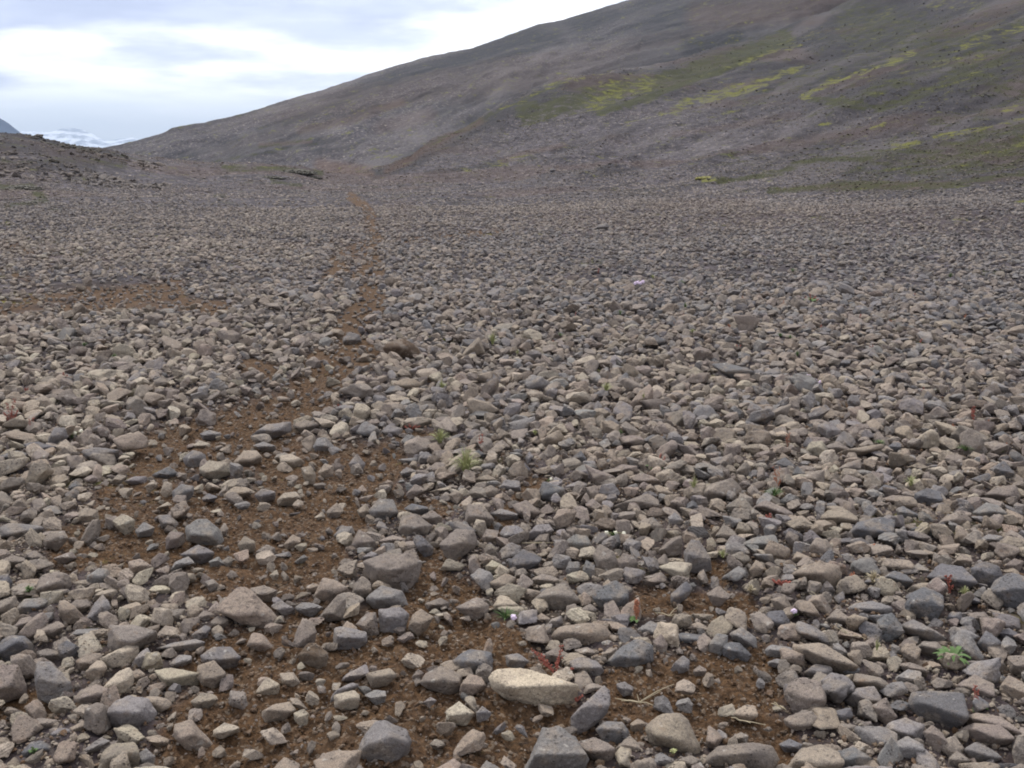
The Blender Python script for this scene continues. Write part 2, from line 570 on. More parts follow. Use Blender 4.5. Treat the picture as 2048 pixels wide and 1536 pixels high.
OLIVE = [([(1050, 228), (1180, 196), (1330, 160), (1450, 122), (1570, 78)], 22, .78), ([(1720, 50), (2048, 150)], 70, .55), ([(1800, 330), (2048, 285)], 55, .62), ([(1500, 190), (1760, 110), (2048, 60)], 30, .42), ([(1400, 330), (1700, 290)], 26, .35),
         ([(1430, 359), (1560, 346), (1640, 322), (1740, 316)], 6, .85), ([(1540, 382), (1700, 373), (1850, 370), (2048, 348)], 8, .8), ([(1720, 320), (1880, 305), (2048, 300)], 30, .5),
         ([(1620, 200), (1760, 215), (1880, 175), (2000, 120)], 9, .75), ([(1199, 226), (1334, 179), (1449, 139), (1540, 101)], 7, .95), ([(1190, 210), (1280, 175), (1400, 140)], 17, .72),
         ([(860, 290), (1000, 220), (1124, 165)], 6, .6), ([(0, 272), (120, 289), (250, 313), (300, 324)], 4, .45), ([(0, 319), (170, 319), (250, 328)], 4, .5), ([(0, 372), (60, 372), (90, 400), (20, 415)], 9, .75),
         ([(450, 338), (560, 338), (640, 346)], 7, .8), ([(540, 358), (600, 370)], 4, .7), ([(430, 392), (455, 388)], 3, .8), ([(1860, 250), (2048, 200)], 16, .45), ([(1960, 545), (2010, 545)], 5, .6),
         ([(0, 296), (140, 305)], 9, .2), ([(1640, 90), (2048, 20)], 40, .35), ([(100, 420), (130, 418)], 4, .6), ([(700, 340), (760, 344)], 3, .5)]
RUST = [([(650, 337), (740, 347)], 7, .9), ([(770, 338), (880, 283), (960, 240)], 7, .8), ([(800, 480), (1010, 465)], 8, .8), ([(1300, 412), (1500, 405)], 9, .45), ([(1560, 380), (1900, 366)], 5, .75),
        ([(0, 490), (200, 520)], 16, .5), ([(700, 490), (800, 440)], 40, .4), ([(1000, 340), (1180, 330)], 6, .4), ([(1130, 290), (1000, 322)], 4, .5), ([(1350, 270), (1600, 230)], 6, .3), ([(720, 360), (1000, 350)], 10, .4),
        ([(1080, 440), (1400, 470)], 26, .35), ([(0, 600), (300, 590)], 22, .3)]
DARK = [([(756, 347), (880, 292), (1000, 230), (1124, 180), (1250, 156)], 14, .95), ([(1250, 150), (1500, 110), (1750, 30)], 12, .6), ([(1480, 40), (2100, 150)], 170, 1.0), ([(1650, 290), (2100, 310)], 80, .65),  # the broad right-hand strokes paint shade onto the slope
        ([(850, 345), (920, 338), (1010, 323)], 4, .9), ([(1180, 352), (1290, 333)], 3, .7), ([(1300, 300), (1440, 262), (1560, 240)], 7, .5), ([(1560, 130), (1640, 110)], 22, .5), ([(1600, 200), (1750, 180)], 14, .55),
        ([(1640, 40), (2048, 130)], 60, .55), ([(1800, 250), (2048, 260)], 60, .40), ([(1250, 265), (1120, 300)], 5, .5), ([(0, 262), (60, 273), (140, 290), (230, 305)], 6, 1.0), ([(0, 290), (100, 300), (240, 318)], 14, .8), ([(0, 326), (180, 328)], 12, .7), ([(60, 340), (140, 335)], 4, .6),
        ([(1450, 310), (1560, 290)], 4, .5), ([(580, 345), (640, 352)], 4, .7), ([(1900, 420), (2048, 480)], 60, .3)]


SOIL_W = [(q_[0], q_[1] * (1.6 if q_[0][0][1] > 740 else 2.2 if q_[0][0][1] > 540 else 1.4), q_[2] if len(q_) > 2 else 1.0) for q_ in SOILS]


MOSS_W = [(p_, w_ * 1.35, k_ * .9) for p_, w_, k_ in MOSS]


def stroke(U, V, items, soft=1.0):
    out = np.zeros_like(U)
    for it in items:
        pts, w = it[0], it[1]
        k = it[2] if len(it) > 2 else 1.0
        best = np.full(U.shape, 1e9)
        for (x0, y0), (x1, y1) in zip(pts[:-1], pts[1:]):
            dx, dy = x1 - x0, y1 - y0
            t = np.clip(((U - x0) * dx + (V - y0) * dy) / (dx * dx + dy * dy + 1e-9), 0, 1)
            best = np.minimum(best, np.hypot(U - x0 - t * dx, (V - y0 - t * dy)))
        out = np.maximum(out, k * np.clip(1.5 - best / w, 0, 1))
    return out


def soil_mask(x, y, z):
    U, V, dep = project(np.stack([x, y, z], -1))
    p = xy3(x, y)
    n = fbm(p, 1.7, 3, .6) * 44 * np.clip(4 / np.maximum(dep, 1), 0, 1.4) + fbm(p, .35, 3, .6, 7.0) * 22 * np.clip((dep - 8) / 10, 0, 1) * np.clip(14 / np.maximum(dep, 1), 0, 1)
    m = stroke(U + n, V + n * .6, SOIL_W)
    return np.where(dep > 0.5, m, 0)


# ------------------------------------------------------------------ ground sheet
azs = np.concatenate([np.linspace(-math.pi, rad(-36), 60)[:-1], np.linspace(rad(-36), rad(36), 1300), np.linspace(rad(36), math.pi, 60)[1:]])
rs = np.concatenate([[0.02, .5, 1.0, 1.4], np.geomspace(1.8, 9, 420), np.geomspace(9, 230, 520)[1:], np.geomspace(230, 14000, 30)[1:]])
A, R = np.meshgrid(azs, rs, indexing='ij')
gx, gy = R * np.sin(A), R * np.cos(A)
gz = height(gx, gy)
soilm = soil_mask(gx.ravel(), gy.ravel(), gz.ravel()).reshape(gx.shape)
p3 = xy3(gx, gy)
nearw = np.clip(1.4 - R / 9, 0, 1)
gz = gz + nearw * (.030 * fbm(p3, 5.5, 3, .6, 2.0) + .016 * fbm(p3, 19, 3, .6, 4.0)) - .014 * soilm * nearw + np.clip(soilm * 1.5, 0, 1) * np.clip(1.5 - R / 5, 0, 1) * .016 * fbm(p3, 42, 3, .6, 14.0)
co = np.stack([gx, gy, gz], -1).reshape(-1, 3)
U, V, dep = project(co)
front = dep > .5


def cover(co):
    """what grows or lies on the ground at these points: moss, olive heath, rusty earth, dark scree plus shade painted in at right, pale scree"""
    Ar, Rr = np.arctan2(co[:, 0], co[:, 1]), np.hypot(co[:, 0], co[:, 1])
    U, V, dep = project(co)
    front = dep > .5
    nz = fbm(xy3(co[:, 0], co[:, 1]), .22, 4, .6, 3.0)
    jit = nz * 11 * np.clip(60 / np.maximum(dep, 1), 0, 1.2)
    moss, olive, rust, dark = (np.where(front, stroke(U + jit, V + jit * .8, it), 0) for it in (MOSS_W, OLIVE, RUST, DARK))
    cr_ = np.log(np.maximum(Rr, 1)) - 2.0 * Ar
    slope_w = np.clip((Rr - 30) / 25, 0, 1) * np.clip((Ar + .12) / .15, 0, 1)
    st1 = fbm(np.stack([cr_ * 9, Ar * 9, cr_ * 0], -1), 1.0, 4, .6, 21.0)
    st2 = fbm(np.stack([cr_ * 17, Ar * 15, cr_ * 0], -1), 1.0, 4, .6, 31.0)
    dark = np.clip(np.maximum(dark, slope_w * np.clip(st1 * 2.0 - .05, 0, .75)), 0, 1)
    pale = np.clip(slope_w * np.clip(-st2 * 1.8 - .05, 0, .7) + .25 * np.clip(nz, 0, 1), 0, 1)
    rust = np.clip(np.maximum(rust, np.clip(Rr / 20 - .5, 0, 1) * np.clip(fbm(xy3(co[:, 0], co[:, 1]), .11, 4, .6, 41.0) * 1.5 - .1, 0, .45)), 0, 1)
    moss = np.maximum(moss, slope_w * np.clip(Ar / .25, 0, 1) * np.clip(st2 * 1.5 - .40, 0, .4))
    olive = np.maximum(olive, slope_w * np.clip(Ar / .3, 0, 1) * np.clip(st1 * 2.2 - .15, 0, .6))
    return moss, olive, rust, dark, pale, nz


cmoss, colive, crust_, cdark, cpale, nz = cover(co)
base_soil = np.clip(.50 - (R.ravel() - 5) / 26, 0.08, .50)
attr1 = np.zeros((len(co), 4), np.float32)
attr2 = np.zeros((len(co), 4), np.float32)
attr1[:, 3] = attr2[:, 3] = 1
patchy = fbm(xy3(co[:, 0], co[:, 1]), 2.2, 3, .65, 61.0)
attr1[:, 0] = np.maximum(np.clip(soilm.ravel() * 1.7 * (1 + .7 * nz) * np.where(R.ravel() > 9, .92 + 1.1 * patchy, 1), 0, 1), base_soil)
attr1[:, 1], attr1[:, 2] = cmoss, colive
attr2[:, 0], attr2[:, 1], attr2[:, 2] = crust_, cdark, cpale
ni, nj = len(azs), len(rs)
ii, jj = np.meshgrid(np.arange(ni - 1), np.arange(nj - 1), indexing='ij')
q = np.stack([ii * nj + jj, ii * nj + jj + 1, (ii + 1) * nj + jj + 1, (ii + 1) * nj + jj], -1).reshape(-1, 4)
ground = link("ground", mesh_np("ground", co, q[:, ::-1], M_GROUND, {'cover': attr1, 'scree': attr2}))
tag(ground, "stony brown plain with bare earth patches rising into a mossy slope", "ground", kind="structure")


# ------------------------------------------------------------------ hills and mountains: ridge sheets with a real back side
def ridge(name, crest, base, mat, nu, nt, rough, label, back=1.35, zback=.3, wiggle=0.0, attr=None, power=1.25):
    """crest: (u, v, r); base: (u, r, z); a sheet from the foot up to the crest and down behind it"""
    cu = np.array([c[0] for c in crest], float)
    us = np.linspace(cu[0], cu[-1], nu)
    cv = np.interp(us, cu, [c[1] for c in crest])
    cr = np.interp(us, cu, [c[2] for c in crest])
    br = np.interp(us, [b[0] for b in base], [b[1] for b in base])
    bz = np.interp(us, [b[0] for b in base], [b[2] for b in base])
    kk = max(3, nu // 9) | 1
    sm_ = lambda q_: np.convolve(np.pad(q_, kk // 2, mode='edge'), np.hanning(kk + 2)[1:-1] / np.hanning(kk + 2)[1:-1].sum(), 'valid')
    br, bz = sm_(br), sm_(bz)
    az = np.array([u2az(u) for u in us])
    cz = np.array([v2z(u, v, r) for u, v, r in zip(us, cv, cr)])
    t = np.concatenate([np.linspace(0, 1, nt), np.linspace(1, 1.9, 40)[1:]])
    T = t[None, :] * np.ones((nu, 1))
    up = np.clip(T, 0, 1)
    dn = np.clip(T - 1, 0, 1)
    Rr = br[:, None] + (cr - br)[:, None] * up + cr[:, None] * (back - 1) * dn
    Zz = bz[:, None] + (cz - bz)[:, None] * (up ** power) 
    Zz = Zz - (cz[:, None] - bz[:, None]) * (1 - zback) * (dn / .9) ** 1.5
    Aa = az[:, None] * np.ones_like(T)
    x, y = Rr * np.sin(Aa), Rr * np.cos(Aa)
    p = xy3(x, y)
    sc = float(np.mean(cr))
    # gullies run down the slope: noise stretched along the fall line
    g = np.stack([Aa * 60, T * 2.2, np.zeros_like(T)], -1)
    wp = fbm(p, 6 / sc, 3, .5, 33.0)
    Aa_w, T_w = Aa + .05 * wp, T + .10 * fbm(p, 8 / sc, 3, .5, 35.0)
    g = np.stack([Aa_w * 60, T_w * 2.2 + Aa_w * 9, np.zeros_like(T)], -1)
    Zz = Zz + rough * 1.3 * fbm(np.stack([Aa_w * 7, T_w * 11, T * 0], -1), 1.0, 4, .6, 3.0) * np.clip(T * 4, 0, 1) * (1 - .96 * np.clip(T, 0, 1) ** 3)
    Zz = Zz + rough * (fbm(p, 9 / sc, 5, .5, 1.0) + .55 * fbm(g, .9, 4, .55, 6.0)) * np.clip(np.minimum(T * 3, 1), 0, 1) * (1 - .93 * np.clip(T, 0, 1) ** 3)
    Zz = Zz + rough * .10 * fbm(p, 130 / sc, 3, .6, 71.0)
    co = np.stack([x, y, Zz], -1).reshape(-1, 3)
    n2 = len(t)
    ii, jj = np.meshgrid(np.arange(nu - 1), np.arange(n2 - 1), indexing='ij')
    q = np.stack([ii * n2 + jj, ii * n2 + jj + 1, (ii + 1) * n2 + jj + 1, (ii + 1) * n2 + jj], -1).reshape(-1, 4)
    at = attr(co, Aa_w.ravel(), T_w.ravel()) if attr else None
    o = link(name, mesh_np(name, co, q[:, ::-1], mat, at))
    return tag(o, label, "hill" if 'hill' in name else "mountain", kind="structure")


H_DARK = [([(756, 347), (880, 292), (1000, 230), (1124, 180), (1250, 156)], 14, .95), ([(1250, 150), (1500, 110), (1750, 30)], 12, .6), ([(1480, 40), (2100, 150)], 170, 1.0), ([(1650, 290), (2100, 310)], 80, .65),  # the widest strokes paint shade onto the right of the hill
        ([(412, 325), (520, 303), (668, 279)], 6, 1.0), ([(450, 302), (560, 288), (640, 275)], 5, .9), ([(520, 263), (640, 218), (740, 181), (880, 138), (1024, 92)], 8, 1.0), ([(560, 285), (740, 225), (900, 172)], 6, .5), ([(470, 292), (600, 250)], 4, .5),
          ([(1024, 90), (1120, 66), (1230, 30)], 9, .95), ([(900, 140), (1024, 105), (1130, 80)], 6, .7), ([(620, 300), (700, 292)], 3, .5), ([(1300, 60), (1560, 50)], 30, .4), ([(1400, 70), (1500, 40), (1600, 20)], 12, .5), ([(900, 170), (1020, 130)], 8, .35)]
H_RUST = [([(600, 260), (700, 240), (800, 205)], 9, .5), ([(640, 330), (740, 345)], 12, .9), ([(760, 255), (860, 230)], 14, .35), ([(1400, 30), (1750, 10)], 26, .5), ([(520, 290), (620, 282)], 4, .6)]
H_OLIVE = [([(1050, 228), (1180, 196), (1330, 160), (1450, 122), (1570, 78)], 22, .78), ([(1720, 50), (2048, 150)], 70, .55), ([(1800, 330), (2048, 285)], 55, .62), ([(1500, 190), (1760, 110), (2048, 60)], 30, .42), ([(1400, 330), (1700, 290)], 26, .35),
         ([(330, 262), (385, 249), (470, 233), (590, 193), (690, 161)], 3, .45), ([(500, 296), (620, 278)], 3, .7), ([(430, 322), (640, 285)], 3, .5), ([(1360, 90), (1560, 80)], 16, .35)]
H_PALE = [([(740, 330), (860, 262), (1000, 190), (1150, 140), (1350, 95)], 18, .5), ([(430, 258), (600, 205), (760, 145)], 7, .3), ([(640, 330), (760, 300), (900, 220)], 20, .25), ([(700, 300), (1000, 170), (1250, 100)], 26, .22), ([(480, 270), (560, 250)], 5, .3)]


def hill_attr(co, aa, tt):
    U, V, dep = project(co)
    n = fbm(co, .03, 4, .6, 2.0) * 8
    a = np.zeros((len(co), 4), np.float32)
    b = np.zeros((len(co), 4), np.float32)
    a[:, 3] = b[:, 3] = 1
    for arr, ch, items in ((a, 2, H_OLIVE), (b, 0, H_RUST), (b, 1, H_DARK), (b, 2, H_PALE)):
        arr[:, ch] = stroke(U + n * .6, V + n * .5, items)
    s1 = fbm(np.stack([aa * 7, tt * 13, tt * 0], -1), 1.0, 5, .6, 3.0)
    s2 = fbm(np.stack([aa * 26, tt * 5 + aa * 8, tt * 0], -1), 1.0, 4, .55, 13.0)
    b[:, 1] = np.clip(b[:, 1] + np.clip(s1 * 1.9 + .02, 0, .7) + .50 * np.clip((U - 700) / 700, 0, 1), 0, 1)  # last term: shade painted in, deepening towards the right
    b[:, 2] = np.clip(b[:, 2] + np.clip(s2 * 1.3, 0, .6) + np.clip(-s1, 0, .3), 0, 1)
    b[:, 0] = np.clip(b[:, 0] + np.clip(fbm(co, .012, 4, .6, 7.0) * 1.1 - .08, 0, .3), 0, 1)
    return {'cover': a, 'scree': b}


ridge("hillside", [(100, 318, 238), (210, 295, 245), (270, 282, 250), (320, 270, 253), (350, 256, 255), (405, 247, 260), (470, 232, 268), (525, 217, 277), (590, 196, 288), (655, 178, 297), (712, 160, 306), (745, 147, 312), (795, 132, 320), (865, 112, 331), (945, 97, 344),
                   (1024, 68, 354), (1074, 49, 361), (1119, 41, 368), (1174, 23, 376), (1239, 3, 388), (1400, -52, 405), (1800, -190, 430), (2400, -350, 450)],
      [(100, 170, -12), (400, 150, -9), (700, 112, -2.5), (820, 130, -1), (1000, 160, 4), (1250, 190, 11), (1800, 235, 28), (2400, 270, 45)],
      M_HILL, 620, 300, 2.2, "long bare grey brown hillside sloping down to the left behind the plain", attr=hill_attr, power=1.12)


def mountain_mat(name, snow):
    m, nt, p = new_mat(name)
    t = NT(nt)
    pos = t.node('ShaderNodeNewGeometry').outputs['Position']
    n = t.noise(pos, .004, 6, .62)
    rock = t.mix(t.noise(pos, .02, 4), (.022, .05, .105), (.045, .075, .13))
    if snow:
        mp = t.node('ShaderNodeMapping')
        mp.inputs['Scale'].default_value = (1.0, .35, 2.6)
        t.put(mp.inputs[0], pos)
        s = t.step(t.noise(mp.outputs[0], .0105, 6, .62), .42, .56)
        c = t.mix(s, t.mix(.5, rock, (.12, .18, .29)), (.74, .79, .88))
    else:
        c = rock
    t.put(p.inputs['Base Color'], c)
    return m


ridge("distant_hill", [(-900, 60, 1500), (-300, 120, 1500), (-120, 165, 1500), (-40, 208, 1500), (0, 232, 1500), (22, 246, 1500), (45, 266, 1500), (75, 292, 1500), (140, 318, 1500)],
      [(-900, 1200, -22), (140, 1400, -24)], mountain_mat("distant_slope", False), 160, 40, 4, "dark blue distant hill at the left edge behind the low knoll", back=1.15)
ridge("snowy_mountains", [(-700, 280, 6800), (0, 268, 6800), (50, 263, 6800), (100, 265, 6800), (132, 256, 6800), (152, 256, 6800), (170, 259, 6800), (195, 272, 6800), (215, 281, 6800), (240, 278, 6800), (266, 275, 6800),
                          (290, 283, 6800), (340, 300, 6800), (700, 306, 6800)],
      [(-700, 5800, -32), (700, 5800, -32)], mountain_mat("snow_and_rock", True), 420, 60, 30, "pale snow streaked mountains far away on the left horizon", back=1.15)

# ------------------------------------------------------------------ stones
ICO = {}
for lv in range(1, 7):
    bm = bmesh.new()
    bmesh.ops.create_icosphere(bm, subdivisions=lv, radius=1)
    bm.verts.ensure_lookup_table()
    vv = np.array([v.co[:] for v in bm.verts])
    ff = np.array([[v.index for v in f.verts] for f in bm.faces])
    ICO[lv] = (vv / np.linalg.norm(vv, axis=1, keepdims=True), ff)
    bm.free()


def poly_radius(dirs, N, H, p):
    d = np.maximum(dirs @ N.T, 0) / H
    return np.power(np.power(d, p).sum(1), -1.0 / p)


def rough_up(vv, nrm, size, k, seed, pits=0):
    off = seed * 7.7
    f = 1.0 / size
    dsp = .115 * fbm(vv, 1.5 * f, 2, .5, off) + .13 * (np.abs(fbm(vv, 2.7 * f, 3, .55, off + 3)) - .15) + .055 * fbm(vv, 8 * f, 3, .6, off + 9)
    if pits:
        r = np.random.default_rng(int(seed * 1000) % 99991)
        for _ in range(pits):
            dd = r.normal(size=3)
            dd /= np.linalg.norm(dd)
            w = r.uniform(.07, .17)
            ang = np.linalg.norm(nrm - dd, axis=1)
            dsp -= .14 * w / .12 * np.exp(-(ang / w) ** 2)
    return vv + nrm * (dsp * size * k)[:, None]


def random_template(lv, seed):
    r = np.random.default_rng(seed)
    n = r.integers(7, 12)
    N = r.normal(size=(n, 3))
    N = np.concatenate([N, [[0, 0, 1], [0, 0, -1], [1, 0, 0], [-1, 0, 0], [0, 1, 0], [0, -1, 0]] + r.normal(size=(6, 3)) * .55])
    N /= np.linalg.norm(N, axis=1, keepdims=True)
    H = r.uniform(.45, 1.05, len(N))
    dirs, ff = ICO[lv]
    p = r.choice([16, 30, 60, 60]) if lv > 2 else 60
    rr = poly_radius(dirs, N, H, float(p))
    vv = dirs * rr[:, None]
    if seed % 4 == 1:                                   # bedded stone with stepped sides
        ax = r.normal(size=3)
        ax /= np.linalg.norm(ax)
        hgt = vv @ ax
        vv = vv + (vv - np.outer(hgt, ax)) * (.16 * (np.abs(((hgt * 3.3) % 1) - .5) * 2 - .5))[:, None]
    vv = rough_up(vv, dirs, .8, 1.25, seed * .37 % 50, 0)
    vv -= (vv.max(0) + vv.min(0)) / 2
    vv = vv / (vv.max(0) - vv.min(0))               # unit box
    if seed % 5 == 2:
        vv[:, 2] *= .66                                # flat broken slab
    if seed % 7 == 3:
        vv[:, 1] *= .62
    return vv


def hull_planes(pts):
    bm = bmesh.new()
    for q_ in pts:
        bm.verts.new(q_)
    res = bmesh.ops.convex_hull(bm, input=bm.verts)
    bm.normal_update()
    c = Vector(np.mean(pts, 0))
    N, H = [], []
    for f in bm.faces:
        n = f.normal.copy()
        h = n.dot(f.calc_center_median() - c)
        if h < 0:
            n, h = -n, -h
        if n.length > .5:
            N.append(n[:])
            H.append(max(h, 1e-4))
    bm.free()
    return np.array(N), np.array(H), np.array(c)


